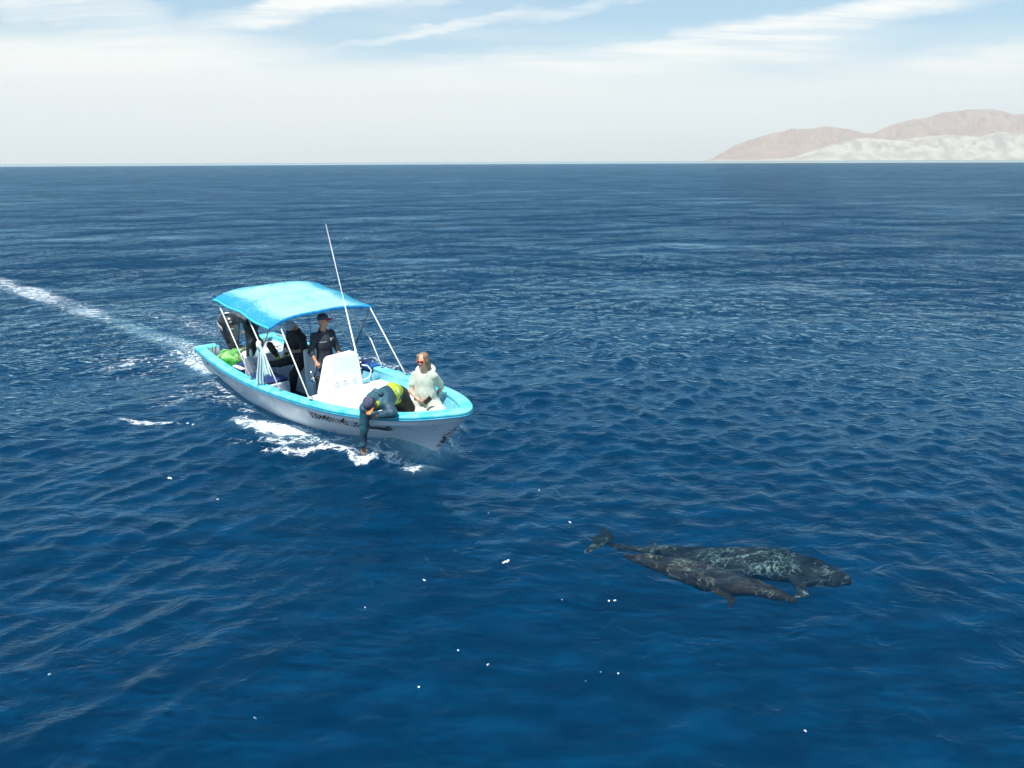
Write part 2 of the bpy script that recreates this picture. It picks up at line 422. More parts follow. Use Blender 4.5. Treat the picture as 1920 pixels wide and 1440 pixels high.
def bs(x, y, s):
    r = ray(x, y); t = ((BO+BU*s-CAMP)@BU)/(r@BU); return w2b(CAMP+r*t)

def thing(name, label, cat, base=(0, 0, 0), group=None, inboat=True):
    o = bpy.data.objects.new(name, None); COL.objects.link(o); o.empty_display_size = 0.2
    if inboat: o.location = b2w(base); o.rotation_euler = (0, 0, TH)
    else: o.location = base
    return tag(o, label, cat, group)

# ================================================================== the boat
boat = thing('fishing_boat', 'white open fishing boat with turquoise gunwale and blue fabric canopy moving over the sea', 'boat')
STA = [(-.24, -.74), (.8, -.93), (1.8, -1.08), (2.6, -1.16), (3.4, -1.2), (4.4, -1.21), (5.45, -1.2), (6.2, -1.16), (6.85, -1.06),
       (7.3, -.94), (7.65, -.79), (7.95, -.58), (8.17, -.36), (8.29, -.18), (8.31, -.05)]
POR = [(-.24, 1.18), (1.8, 1.24), (3.6, 1.18), (4.5, 1.13), (5.4, 1.04), (6.0, .95), (6.6, .83), (7.17, .66), (7.61, .47), (7.93, .29),
       (8.17, .12), (8.28, .02), (8.31, -.05)]
SL = 8.31
def rimz(s): return .75+.35*np.clip((np.asarray(s, float)/8.2-.4)/.6, 0, 1)**1.7
NR = 110
cs_ = catmull(STA, NR); cp_ = catmull(POR, NR)
KF = [0, .3, .5, .62, .7, .78, .87, .95, 1.0]; KV = [.64, .73, .73, .64, .53, .40, .26, .14, .10]
def hull_pt(side, srim, h):
    """side -1 starboard, +1 port; srim: s along the rim; h 1=rim .. 0=waterline .. -1 = keel"""
    C = cs_ if side < 0 else cp_
    vr = np.interp(srim, C[:, 0], C[:, 1]); f = srim/SL
    ctr = np.interp(srim, [-.24, 8.31], [.2, -.05])
    hh = max(h, 0)
    tip = 7.34+(SL-7.34)*hh**.9 if h >= 0 else 7.34+h*.9
    s = -.24+(srim+.24)*(tip+.24)/(SL+.24)
    kw = np.interp(f, KF, KV)
    p = 1.0+.6*max(0, f-.5)*2
    hu_ = min(1.0, hh/.80)
    k = kw+(1-kw)*(hu_**p*.985+.015*hh) if h >= 0 else kw*(1+h)
    # moulded strake: hull steps in 12 mm below 70 % height
    if h < .79: k -= .016
    z = .05+(rimz(srim)-.05)*hh if h >= 0 else .05+h*.4
    return (float(s), float(ctr+(vr-ctr)*k), float(z))
HL = [.985, .96, .88, .83, .80, .782, .70, .6, .5, .4, .3, .2, .1, 0, -.3, -.65, -1]
def side_s(srim, h): return hull_pt(-1, srim, h)
mb = MB(); sr = cs_[:, 0]
V = []; nL = len(HL)
for side in (-1, 1):
    C = cs_ if side < 0 else cp_
    for i in range(NR):
        for h in HL:
            V.append(hull_pt(side, C[i, 0], h))
Fc = []
for sd_ in (0, 1):
    b = sd_*NR*nL
    for i in range(NR-1):
        for j in range(nL-1):
            q = (b+i*nL+j, b+(i+1)*nL+j, b+(i+1)*nL+j+1, b+i*nL+j+1)
            Fc.append(q[::-1] if sd_ == 0 else q)
# transom plate, low notch for the motor
def trans_face(): return tuple([j for j in range(6, nL)]+[NR*nL+j for j in range(nL-1, 5, -1)])
Fc.append(trans_face())
hm = pmat('hull_gelcoat', (0.90, 0.93, 0.94), 0.30, 0.01, 1.3, coat=0.2)
t = NT(hm.node_tree); b_ = t.n['Principled BSDF']; oc = t.new('ShaderNodeTexCoord').outputs['Object']; sp_ = t.new('ShaderNodeSeparateXYZ'); t.lk(oc, sp_.inputs[0])
d_ = t.math('SUBTRACT', sp_.outputs[0], t.math('ADD', 7.34, t.math('MULTIPLY', sp_.outputs[2], .93)))
msk = t.math('MULTIPLY', t.math('MULTIPLY', t.sstep(d_, -.16, -.03), t.sstep(sp_.outputs[2], .20, .34)), t.sstep(sp_.outputs[2], .84, .62))
scf = t.sstep(t.math('ADD', t.noise(oc, 9, 5, .75, .6), t.math('MULTIPLY', msk, .22)), .66, .72)
old = b_.inputs['Base Color'].links[0].from_socket
grime = t.math('MULTIPLY', t.sstep(t.noise(t.mapping(oc, (1.2, 1.2, 9)), 1.0, 5, .7), .55, .8), .25)
c_ = t.mixc(grime, old, (.50, .50, .44)); t.lk(t.mixc(t.math('MULTIPLY', scf, msk), c_, (.07, .06, .045)), b_.inputs['Base Color'])
hull = mesh('hull', V, Fc, hm, boat)
sol = hull.modifiers.new('s', 'SOLIDIFY'); sol.thickness = 0.012; sol.offset = 0
# gunwale cap: profile swept around the rim
def sweep(C, prof, closed=False):
    n = len(C); V = []; Fc = []
    T = np.gradient(C[:, :2], axis=0); T /= np.linalg.norm(T, axis=1)[:, None]
    Nn = np.stack([T[:, 1], -T[:, 0]], 1)
    m = len(prof)
    for i in range(n):
        for o_, z_ in prof: V.append((C[i, 0]+Nn[i, 0]*o_, C[i, 1]+Nn[i, 1]*o_, C[i, 2]+z_))
    for i in range(n-1):
        for j in range(m):
            k = (j+1) % m; Fc.append((i*m+j, i*m+k, (i+1)*m+k, (i+1)*m+j))
    Fc.append(tuple(range(m))); Fc.append(tuple(range(n*m-1, (n-1)*m-1, -1)))
    return V, Fc
rim2 = np.concatenate([catmull(STA, 90), catmull(POR, 90)[::-1][1:]])
# smooth the bow once
for _ in range(2): rim2[1:-1] = .25*rim2[:-2]+.5*rim2[1:-1]+.25*rim2[2:]
rim3 = np.column_stack([rim2, rimz(rim2[:, 0])])
prof = [(.028, -.05), (.036, -.02), (.030, .006), (.012, .02), (-.14, .022), (-.165, .012), (-.175, -.01), (-.175, -.05), (-.15, -.055), (0, -.055)]
V, Fc = sweep(rim3, prof); gun = mesh('gunwale', V, Fc, M['cyan'], boat)
# dark lip line just under the cap
prof2 = [(.012, -.075), (.04, -.07), (.04, -.052), (.012, -.052)]
V, Fc = sweep(rim3, prof2); mesh('rub_rail', V, Fc, pmat('teal_rail', (0.03, 0.33, 0.48), .5, .1, 6), boat)
# inner liner down to deck / floor
def inner_pt(i, d, z): # offset inwards from rim curve
    T = rim2[min(i+1, len(rim2)-1)]-rim2[max(i-1, 0)]; T = T/np.linalg.norm(T)
    return (rim2[i, 0]-T[1]*d*1.0, rim2[i, 1]+T[0]*d, z)
DECK_S = 4.62
def deckz(s): return float(np.interp(s, [DECK_S, 5.4, 7.0, 8.3], [.60, .62, .70, .80]))
def hull_in(i, z, d):
    """point on the inside of the hull skin at height z below rim vertex i, d metres inboard"""
    side = -1 if i < n//2 else 1; sr_ = float(min(rim2[i, 0], 8.30)); h = (z-.05)/(float(rimz(sr_))-.05)
    a = np.array(hull_pt(side, sr_, h)); q = inner_pt(i, 1.0, 0); dn = np.array([q[0]-rim2[i, 0], q[1]-rim2[i, 1]]); dn /= np.linalg.norm(dn)
    return (a[0]+dn[0]*d, a[1]+dn[1]*d, z)
V = []; Fc = []; n = len(rim2)
for i in range(n):
    s = rim2[i, 0]; zt = float(rimz(s))-.05
    zb = deckz(s)-.02 if s > DECK_S-.02 else .15
    a_ = np.array(inner_pt(i, .172, zt)); b_ = np.array(hull_in(i, zb, .10 if s > DECK_S-.02 else .04))
    if s < DECK_S-.02: b_ = np.array(hull_in(i, zb, .05))
    V.append(tuple(a_)); V.append(tuple(a_*.5+b_*.5)); V.append(tuple(b_))
for i in range(n-1):
    for j in (0, 1): Fc.append((i*3+j, i*3+j+1, (i+1)*3+j+1, (i+1)*3+j))
mesh('side_liner', V, Fc, M['inner'], boat)
# floor
ring = [hull_in(i, .18, .045) for i in range(0, n) if rim2[i, 0] < DECK_S+.2]
mesh('cockpit_floor', ring, [tuple(range(len(ring)))], M['floor'], boat, smooth=False)
# foredeck with rounded aft lip
st = [i for i in range(n) if rim2[i, 0] >= DECK_S]
V = []; Fc = []
si = [i for i in st if i < n//2]; pi_ = [i for i in st if i >= n//2][::-1]
K = min(len(si), len(pi_)); W_ = 17
ia = np.linspace(0, len(si)-1, 40).round().astype(int); ib = np.linspace(0, len(pi_)-1, 40).round().astype(int)
A_ = [hull_in(si[k], deckz(rim2[si[k], 0]), .05) for k in ia]; B_ = [hull_in(pi_[k], deckz(rim2[pi_[k], 0]), .05) for k in ib]
rows = []
for a, b in zip(A_, B_):
    rows.append([((a[0]+(b[0]-a[0])*t), (a[1]+(b[1]-a[1])*t)) for t in np.linspace(0, 1, W_)])
for sdx, zz_ in ((.0, -.42), (-.0, -.06), (-.01, -.02)):
    a = hull_in(si[0], deckz(DECK_S)+zz_, .055); b = hull_in(pi_[0], deckz(DECK_S)+zz_, .055)
    for t in np.linspace(0, 1, W_): V.append((rows[0][0][0]+sdx-.03, a[1]+(b[1]-a[1])*t, deckz(DECK_S)+zz_))
for r_ in rows:
    for q, (x, y) in enumerate(r_):
        t = q/(W_-1)*2-1; V.append((x, y, deckz(x)+.035*(1-t*t)))
nr = len(V)//W_
for i in range(nr-1):
    for j in range(W_-1): Fc.append((i*W_+j, i*W_+j+1, (i+1)*W_+j+1, (i+1)*W_+j))
mesh('foredeck', V, Fc, M['deckwhite'], boat)
# hatch lip and seam on the foredeck
mb = MB(); mb.box((6.05, -.02, deckz(6.05)+.046), (.75, .62, .03), bev=.012); mb.build('deck_hatch', M['deckwhite'], boat)
# stern: transom board with cut-out, corner blocks, splash deck
mb = MB(); mb.box((-.18, .20, .36), (.07, 1.70, .30), bev=.01); mb.box((-.18, -.46, .60), (.07, .44, .2), bev=.01); mb.box((-.18, .90, .60), (.07, .50, .2), bev=.01)
mb.build('transom', M['gel'], boat)
for v_, w_ in ((-.52, .42), (.94, .46)): mb = MB(); mb.box((-.10, v_, .742), (.30, w_, .05), bev=.018); mb.build('stern_cap', M['cyan'], boat)
mb = MB(); mb.box((.42, .20, .34), (1.1, 1.70, .30), bev=.02); mb.build('stern_locker', M['deckwhite'], boat)
mb = MB(); mb.box((.40, .72, .56), (.72, .56, .12), bev=.02); mb.box((.46, .78, .66), (.4, .3, .06), bev=.02); mb.build('bait_box', M['gel'], boat)
mb = MB(); mb.box((-.09, .16, .535), (.10, .60, .04), bev=.008); mb.build('motor_board', M['tan'], boat)
mb = MB(); mb.tube([(.15, 1.06, .80), (.6, 1.04, .83), (1.3, 1.02, .83), (1.9, 1.02, .79)], .014); mb.tube([(.25, .66, .70), (.8, .62, .72), (1.2, .60, .70)], .01); mb.build('side_rail', M['tan'], boat, True)
# dark blue section of the far rail
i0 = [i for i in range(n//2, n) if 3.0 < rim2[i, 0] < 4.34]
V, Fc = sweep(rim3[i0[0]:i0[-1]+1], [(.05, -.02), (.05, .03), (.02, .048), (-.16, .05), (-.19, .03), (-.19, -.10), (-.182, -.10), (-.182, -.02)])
mesh('rail_section', V, Fc, M['bluerail'], boat)
# small cleats / screws on the near gunwale
for s_, v_ in ((5.42, -1.12), (4.36, -1.12), (3.2, -1.10), (5.4, .98), (4.5, 1.06), (3.74, 1.1)):
    mb = MB(); mb.box((s_, v_, float(rimz(s_))+.03), (.09, .05, .016), bev=.005); mb.build('pole_bracket', M['chrome'], boat)
mb = MB(); mb.tube([(7.55, -.05, deckz(7.5)+.03), (7.55, -.05, deckz(7.5)+.10)], .02); mb.tube([(7.55, -.13, deckz(7.5)+.10), (7.55, .03, deckz(7.5)+.10)], .015); mb.build('bow_cleat', M['gel'], boat, True)
# drain hole
mb = MB(); p = Vector(hull_pt(-1, .35, .60)); mb.lathe(p, [(.03, -.01), (.03, .012), (.012, .016)], 14, axis=(0, -1, 0)); mb.build('drain_fitting', M['black'], boat, True)

# ---- lettering mapped on to the near hull side
def on_hull(x, drop, off=.006):
    """x metres along the rim, drop metres below the rim"""
    hz_ = float(rimz(x))-.05; h = max(.02, 1-drop/hz_)
    a = Vector(hull_pt(-1, x, h)); b = Vector(hull_pt(-1, x+.05, h)); c_ = Vector(hull_pt(-1, x, h-.05))
    nrm = (b-a).cross(c_-a).normalized()
    if nrm.y > 0: nrm = -nrm
    return a+nrm*(off+.008)
bpy.context.view_layer.update()
def text_on_hull(name, body, x0, drop, size, xs=1.0, space=1.0, slope=0.0, mat=None, offset=0.0):
    cu = bpy.data.curves.new(name, 'FONT'); cu.body = body; cu.size = size; cu.space_character = space; cu.offset = offset
    cu.resolution_u = 3
    t = bpy.data.objects.new(name+'_tmp', cu); COL.objects.link(t)
    dg = bpy.context.evaluated_depsgraph_get(); me = bpy.data.meshes.new_from_object(t.evaluated_get(dg))
    bpy.data.objects.remove(t)
    import bmesh
    bm = bmesh.new(); bm.from_mesh(me)
    bmesh.ops.triangulate(bm, faces=bm.faces[:])
    for v in bm.verts:
        x, y = v.co.x*xs, v.co.y
        v.co = on_hull(x0+x+.45*y, drop-y+slope*x)
    bm.normal_update(); bm.to_mesh(me); bm.free(); me.materials.append(mat or M['ink'])
    o = bpy.data.objects.new(name, me); COL.objects.link(o); o.parent = boat; return o
text_on_hull('registration_number', '03044891145', 5.42, .40, .38, xs=.455, space=1.10, slope=.0, offset=.002)
# script name drawn with a slanted broad nib
def nib(name, strokes, x0, drop, sc, slant=.35, slope=0.0, wmax=.22, wmin=.06, ang=radians(38)):
    V = []; Fc = []
    for stx in strokes:
        P = catmull(stx, max(10, 7*len(stx)))
        T = np.gradient(P, axis=0); T /= np.linalg.norm(T, axis=1)[:, None]+1e-9
        for i in range(len(P)):
            a = math.atan2(T[i, 1], T[i, 0]); w_ = wmin+(wmax-wmin)*abs(sin(a))**1.3
            nx, ny = -T[i, 1]*w_/2, T[i, 0]*w_/2
            for sgn in (1, -1):
                x, y = P[i, 0]+sgn*nx, P[i, 1]+sgn*ny
                V.append(on_hull(x0+(x+slant*y)*sc+.9*y*sc*1.5, drop-y*sc*1.5+slope*x*sc, .006))
        b = len(V)-2*len(P)
        for i in range(len(P)-1): Fc.append((b+2*i, b+2*i+2, b+2*i+3, b+2*i+1))
    return mesh(name, V, Fc, M['ink'], boat, smooth=False)
def la(x): return [[(x+.62, .85), (x+.4, 1.0), (x+.1, 1.0), (x+.05, .8), (x+.2, .74)], [(x+.5, 1.35), (x+.42, 1.0), (x+.38, .5), (x+.3, .08), (x+.1, -.02), (x-.08, .08)], [(x-.25, .02), (x+.1, .06), (x+.5, -.04), (x+.85, .1)]]
def lc_a(x): return [[(x+.55, .62), (x+.3, .72), (x+.05, .4), (x+.12, .05), (x+.35, .02), (x+.52, .35)], [(x+.58, .72), (x+.52, .3), (x+.6, .02), (x+.85, .2)]]
def lc_u(x): return [[(x, .2), (x+.15, .7), (x+.12, .3), (x+.2, .02), (x+.42, .1), (x+.55, .5)], [(x+.58, .72), (x+.53, .3), (x+.62, .02), (x+.85, .2)]]
def lc_n(x): return [[(x, .3), (x+.14, .7), (x+.12, .02)], [(x+.12, .3), (x+.35, .7), (x+.52, .62), (x+.5, .25), (x+.6, .02), (x+.85, .2)]]
def lc_i(x): return [[(x, .2), (x+.14, .7), (x+.1, .25), (x+.2, .02), (x+.4, .2)], [(x+.17, .95), (x+.2, 1.0)]]
def lc_t(x): return [[(x+.15, 1.15), (x+.12, .3), (x+.22, .02), (x+.42, .2)], [(x-.05, .72), (x+.4, .76)]]
def cap_j(x): return [[(x+.1, 1.1), (x+.45, 1.3), (x+.6, 1.2), (x+.5, .5), (x+.35, -.2), (x+.05, -.4), (x-.1, -.15), (x+.5, .1), (x+.8, .3)]]
strk = la(.1)+lc_a(1.0)+cap_j(2.3)+lc_u(3.05)+lc_a(3.9)+lc_n(4.75)+lc_i(5.6)+lc_t(6.0)+lc_a(6.4)+[[(7.2, .2), (7.5, .3), (7.7, .28)], [(-.4, -.02), (-.2, .04), (.0, -.02)]]
nib('name_script', strk, 6.52, .405, .116, slope=.0)
# faint maker's marks near the stern
mb = MB(); rw = np.random.default_rng(5)
for k in range(13):
    a = on_hull(1.25+k*.05, .22+k*.002); b = on_hull(1.25+k*.05+rw.uniform(.012, .03), .22+k*.002+rw.uniform(-.004, .01)); mb.tube([a, b], rw.uniform(.004, .008), 5)
mb.build('faint_marking', M['grey'], boat)

# ---- console (slanted box standing on the deck edge)
cm = MB()
def cpt(v, z, s): return (s, v, z)
outl = [(-.47, .40), (-.45, .64), (-.26, 1.26), (-.20, 1.305), (.31, 1.325), (.375, 1.28), (.385, .64), (.385, .40)]
V = []
rings = [(4.79, 1.0, .0), (4.805, .985, .0), (4.28, .985, .0), (4.26, .96, 0)]
n_ = len(outl)
loops = []
for (s_, k_, _) in [(4.46, .95, 0), (4.485, .995, 0), (4.77, 1.0, 0), (4.80, .965, 0)]:
    lp = []
    for v_, z_ in outl:
        cz = .88; cv = -.02
        tilt = .02*(1.36-z_)*0 if s_ > 4.5 else .18*max(0, z_-.9)     # instrument side slopes
        lp.append((s_+tilt*.1 if s_ < 4.5 else s_-.12*max(0, (z_-.64)), cv+(v_-cv)*k_, cz+(z_-cz)*k_))
    loops.append(lp); V += lp
Fc = [tuple(range(n_-1, -1, -1)), tuple(range(3*n_, 4*n_))]
for r_ in range(3):
    for i in range(n_): Fc.append((r_*n_+i, r_*n_+(i+1) % n_, (r_+1)*n_+(i+1) % n_, (r_+1)*n_+i))
con = mesh('console', V, Fc, M['gel'], boat, smooth=False)
bv_ = con.modifiers.new('b', 'BEVEL'); bv_.width = .018; bv_.segments = 3; bv_.limit_method = 'ANGLE'
mb = MB()
mb.box((4.86, -.04, .655), (.20, .98, .035), bev=.014)   # foot flange on the deck
for r_ in range(6): mb.lathe((4.795, -.38+r_*.14, .70), [(.006, 0), (.006, .006)], 6, axis=(1, 0, 0))
mb.build('console_foot', M['gel'], con)
for v_ in (-.20, -.01, .18):                                   # three louvred vents
    mb = MB()
    for q in range(3): mb.box((4.782-.003*q, v_, .80+q*.026), (.022, .10, .012), bev=.004, rot=Matrix.Rotation(radians(-28), 3, 'Y'))
    mb.build('vent', M['gel'], con)
for z_ in (1.10, .98, .84): mb = MB(); mb.box((4.70, .40, z_), (.05, .05, .03), bev=.01); mb.build('hinge', M['gel'], con)
for z_ in (1.18, .74): mb = MB(); mb.box((4.70, .40, z_), (.04, .03, .05), bev=.01); mb.build('hinge', M['gel'], con)
mb = MB(); mb.tube([(4.74, .41, 1.05), (4.80, .50, 1.03), (4.83, .56, .93), (4.81, .53, .80), (4.75, .41, .74)], .012); mb.build('grab_rail', M['alu'], con, True)
# steering wheel and dark instruments
mb = MB(); wc = Vector((4.36, -.24, .95)); ax = Vector((-1, -.1, .45)).normalized(); a = ax.orthogonal().normalized(); b = ax.cross(a)
mb.tube([wc+(a*cos(t)+b*sin(t))*.17 for t in np.linspace(0, 2*pi, 30)], .014)
for t in (0, 2.1, 4.2): mb.tube([wc, wc+(a*cos(t)+b*sin(t))*.165], .009)
mb.tube([wc, wc-ax*.12], .025); mb.build('steering_wheel', M['black'], con, True)
mb = MB(); mb.lathe((4.34, -.43, .86), [(.05, 0), (.055, .015), (.03, .03)], 16, axis=(.4, -1, .2)); mb.tube([(4.36, -.42, .86), (4.32, -.46, 1.02)], .012); mb.build('throttle', M['chrome'], con, True)
mb = MB(); mb.box((4.43, -.34, .72), (.10, .14, .40), bev=.02); mb.build('instrument_box', M['black'], con)
# whip aerial on the console
ab = bs(668, 658, 4.60); at_ = bv(612, 420, ab[1]); at_ = ab+(at_-ab)
mb = MB(); A0 = Vector(ab)+Vector((0, 0, -.05)); A1 = Vector(at_)
mb.tube([A0, A0.lerp(A1, .03), A0.lerp(A1, .031), A0.lerp(A1, .45), A0.lerp(A1, .46), A1], [.022, .022, .016, .012, .009, .005]); mb.build('whip_aerial', M['alu'], boat, True)

# ---- seats and boxes
mb = MB(); mb.box((2.85, -.60, .385), (.86, .50, .41), bev=.02); sb = mb.build('seat_locker', M['boxwhite'], boat)
mb = MB(); mb.box((2.83, -.60, .625), (.82, .50, .07), bev=.025); mb.build('cushion', M['cushion'], sb)
mb = MB(); mb.box((3.08, .28, .49), (.70, .56, .60), bev=.02); mb.box((3.50, .22, .80), (.07, .66, .86), bev=.025)
mb.box((3.62, .16, .38), (.22, .52, .38), bev=.02)
hs = mb.build('helm_seat', M['boxwhite'], boat)
mb = MB(); mb.box((3.06, .28, .82), (.62, .54, .06), bev=.02); mb.build('seat_cushion', M['cushion'], hs)
# aft bench back with arched opening
ar = [(-.64, .22), (-.64, .88), (-.02, .88), (-.02, .22), (-.14, .22)]+[(-.29+.15*cos(t), .40+.22*sin(t)) for t in np.linspace(0, pi, 10)]+[(-.44, .22)]
V = [(2.0, v_, z_) for v_, z_ in ar]+[(1.94, v_, z_) for v_, z_ in ar]; m_ = len(ar)
Fc = [tuple(range(m_)), tuple(range(2*m_-1, m_-1, -1))]+[(i, i+m_, (i+1) % m_+m_, (i+1) % m_) for i in range(m_)]
mesh('bench_back', V, Fc, M['boxwhite'], boat, smooth=False)
mb = MB(); mb.box((1.85, .34, .46), (.48, .62, .54), bev=.02); mb.box((1.85, .34, .745), (.50, .64, .03), bev=.01); mb.build('gear_locker', M['boxwhite'], boat)
mb = MB(); mb.box((1.40, -.42, .42), (.34, .36, .42), bev=.03); mb.build('aft_cushion_box', M['cushion'], boat)
mb = MB(); mb.box((1.62, -.62, .60), (.42, .10, .03), bev=.006); mb.build('step_board', M['gel'], boat)

# ---- outboard motor
mot = MB()
motor = mesh('outboard_motor', *sdf_mesh([
    ell((-.42, .18, 1.20), (.33, .235, .20), k=.06), cone((-.42, .18, 1.10), (-.40, .18, .86), .235, .19, .06, ((1, 0, 0), 1.35)),
    cone((-.40, .18, .84), (-.38, .18, .70), .17, .15, .03, ((1, 0, 0), 1.3)),
    cone((-.42, .18, .72), (-.42, .18, -.1), .085, .07, .03, ((1, 0, 0), 1.6)), cone((-.30, .18, .62), (-.10, .18, .58), .06, .06, .03)], .02), M['cowl'], boat)
mb = MB(); mb.box((-.20, .18, .52), (.10, .30, .34), bev=.02); mb.build('bracket', M['black'], motor)
def decal(name, pts, mat, parent, c, R):
    V = []; Fc = []
    return None
def cowl_surf(vdir, z, off=.004):
    """point on the cowling side, seen from the bow-starboard side; vdir angle in plan"""
    rz = sqrt(max(0.02, 1-((z-1.12)/.34)**2))
    return Vector((-.42+(.335*cos(vdir))*rz, .18+(.242*sin(vdir))*rz, z))
def cowl_patch(name, a0, a1, z0, z1, mat, slope=0., n=6, grow=1.02):
    V = []; Fc = []
    for i in range(n+1):
        t = i/n; a = a0+(a1-a0)*t
        for zc in (z0+slope*t, z1+slope*t):
            p = Vector((-.42, .18, zc)); d = Vector((cos(a), sin(a), 0))
            hit, loc, nrm, _i = motor.ray_cast(p+d*.8, -d)
            V.append(tuple(loc+nrm*.006) if hit else tuple(p+d*.3))
    for i in range(n): Fc.append((2*i, 2*i+2, 2*i+3, 2*i+1))
    return mesh(name, V, Fc, mat, motor)
bpy.context.view_layer.update()
cowl_patch('side_stripe', radians(-130), radians(-66), 1.26, 1.16, M['white'], -.16)
cowl_patch('side_stripe', radians(-130), radians(-70), 1.195, 1.18, M['red'], -.16)
cowl_patch('printed_mark', radians(-22), radians(-12), 1.225, 1.20, M['grey'], .02)
cowl_patch('printed_mark', radians(-22), radians(-8), 1.06, 1.035, M['boxwhite'], .01); 
mb = MB(); mb.box((-.36, .13, 1.398), (.10, .10, .006), bev=.002); mb.build('top_label', M['white'], motor)
# ropes and cables at the stern
mb = MB(); mb.tube([(-.05, .22, .66), (.10, .35, .74), (.18, .50, .72)], .014); mb.build('tow_rope', M['rope'], boat, True)
mb = MB(); mb.tube([(.0, -.42, .55), (.08, -.40, .80), (.22, -.36, .84), (.36, -.30, .70), (.40, -.28, .50)], .008); mb.tube([(.1, -.52, .50), (.1, -.50, .86)], .006); mb.build('control_cable', M['black'], boat, True)

# ---- canopy
cm_ = bpy.data.materials.new('canopy_fabric'); cm_.use_nodes = True; t = NT(cm_.node_tree); t.n.clear()
oc = t.new('ShaderNodeTexCoord').outputs['Object']
n1 = t.noise(oc, 2.2, 3, .6); n2 = t.noise(oc, 22, 4, .7)
sp_ = t.new('ShaderNodeSeparateXYZ'); t.lk(oc, sp_.inputs[0])
edge = t.sstep(t.math('ABSOLUTE', sp_.outputs[1]), .60, 1.05)
sx_ = t.sstep(sp_.outputs[0], 2.35, 2.05)
f = t.math('ADD', t.math('MULTIPLY', n1, .55), t.math('MULTIPLY', n2, .95))
f = t.math('SUBTRACT', f, t.math('MULTIPLY', t.math('MAXIMUM', edge, t.math('MULTIPLY', sx_, .6)), .42))
fade = t.sstep(f, .30, .84)
seam = t.sstep(t.math('ABSOLUTE', t.math('SUBTRACT', sp_.outputs[0], 3.02)), .022, .010); seam = t.math('MAXIMUM', seam, t.sstep(t.math('ABSOLUTE', t.math('SUBTRACT', t.math('ABSOLUTE', sp_.outputs[1]), 1.02)), .016, .006))
fade = t.math('MULTIPLY', fade, t.math('SUBTRACT', 1.0, t.math('MULTIPLY', seam, .6)))
colr = t.mixc(fade, (0.010, 0.31, 0.47), (0.38, 0.70, 0.68))
df = t.new('ShaderNodeBsdfPrincipled'); t.lk(colr, df.inputs['Base Color']); df.inputs['Roughness'].default_value = .8
bp = t.new('ShaderNodeBump'); t.lk(t.noise(t.mapping(oc, (1, .45, 1)), 5, 4, .6, .5), bp.inputs['Height']); bp.inputs['Distance'].default_value = .07; t.lk(bp.outputs[0], df.inputs['Normal'])
tr = t.new('ShaderNodeBsdfTranslucent'); tr.inputs[0].default_value = (.01, .28, .62, 1)
mx = t.new('ShaderNodeMixShader'); mx.inputs[0].default_value = .22; t.lk(df.outputs[0], mx.inputs[1]); t.lk(tr.outputs[0], mx.inputs[2])
ou = t.new('ShaderNodeOutputMaterial'); t.lk(mx.outputs[0], ou.inputs[0])
M['canopy'] = cm_
def can_z(s, v):
    u = v/1.12; crown = float(np.interp(s, [1.85, 2.0, 2.2, 2.6, 3.1, 3.6, 4.0, 4.25], [2.30, 2.37, 2.385, 2.33, 2.285, 2.20, 2.15, 2.12]))
    rib = -.038*abs(sin((s-2.0)/2.2*pi*2))
    return crown-(.085 if v > 0 else .135)*abs(u)**(3.0)-.05*max(0, abs(u)-.9)*10*.35+rib*(1-u*u*.3)+.008*sin(s*9+v*5)*(1-abs(u))
V = []; Fc = []; ns, nv = 44, 40
for i in range(ns+1):
    for j in range(nv+1):
        u = -1+2*j/nv; sa = 1.98-.09*(u*u-1)*0; 
        s_ = np.interp(i/ns, [0, 1], [1.93+.05*(1-u*u)*(-1), 4.20+.04*(1-u*u)*-1]); v_ = 1.13*u
        V.append((s_, v_, can_z(s_, v_)))
for i in range(ns):
    for j in range(nv): Fc.append((i*(nv+1)+j, (i+1)*(nv+1)+j, (i+1)*(nv+1)+j+1, i*(nv+1)+j+1))
can = mesh('canopy', V, Fc, cm_, boat)
so = can.modifiers.new('s', 'SOLIDIFY'); so.thickness = .012; so.offset = -1
# hanging hems round the edge
def hem(name, line, drop, outv, mat):
    V = []; Fc = []
    for k, p in enumerate(line):
        p = Vector(p); o_ = Vector(outv)
        for d, q in ((0, 0), (.35, .012), (.8, .014), (1, .002)):
            V.append(p+Vector((0, 0, -drop*d))+o_*q)
    for k in range(len(line)-1):
        for j in range(3): Fc.append((k*4+j, (k+1)*4+j, (k+1)*4+j+1, k*4+j+1))
    o = mesh(name, V, Fc, mat, can); m_ = o.modifiers.new('s', 'SOLIDIFY'); m_.thickness = .01; m_.offset = 0; return o
g = lambda i, j: V0[i*(nv+1)+j]
V0 = list(V)
hemblue = pmat('hem_fabric_shaded', (0.01, 0.26, 0.62), .8, .15, 8); hemcy = pmat('hem_fabric_lit', (0.05, 0.50, 0.66), .8, .12, 8)  # same cloth twice: front hem coloured as in shade, the rest as lit
hem('front_hem', [g(ns, j) for j in range(nv+1)], .055, (1, 0, 0), hemblue)
hem('rear_hem', [g(0, j) for j in range(nv+1)], .05, (-1, 0, 0), hemcy)
hem('side_hem', [g(i, 0) for i in range(ns+1)], .05, (0, -1, 0), hemcy)
hem('side_hem', [g(i, nv) for i in range(ns+1)], .05, (0, 1, 0), hemcy)
def pole(name, pts, r, mat):
    mb = MB(); mb.tube(pts, r, 8); return mb.build(name, mat, boat, True)
P_ = lambda s, v, z: (float(s), float(v), float(z))
pole('canopy_pole', [P_(2.05, -1.08, 2.15), P_(3.2, -1.11, .78)], .013, M['alu'])
pole('canopy_pole', [P_(3.27, -1.08, 2.06), P_(4.36, -1.12, .78)], .013, M['alu'])
t3 = bv(520, 598, -.86); pole('canopy_pole', [P_(*t3), P_(5.42, -1.12, .80)], .013, M['alu'])
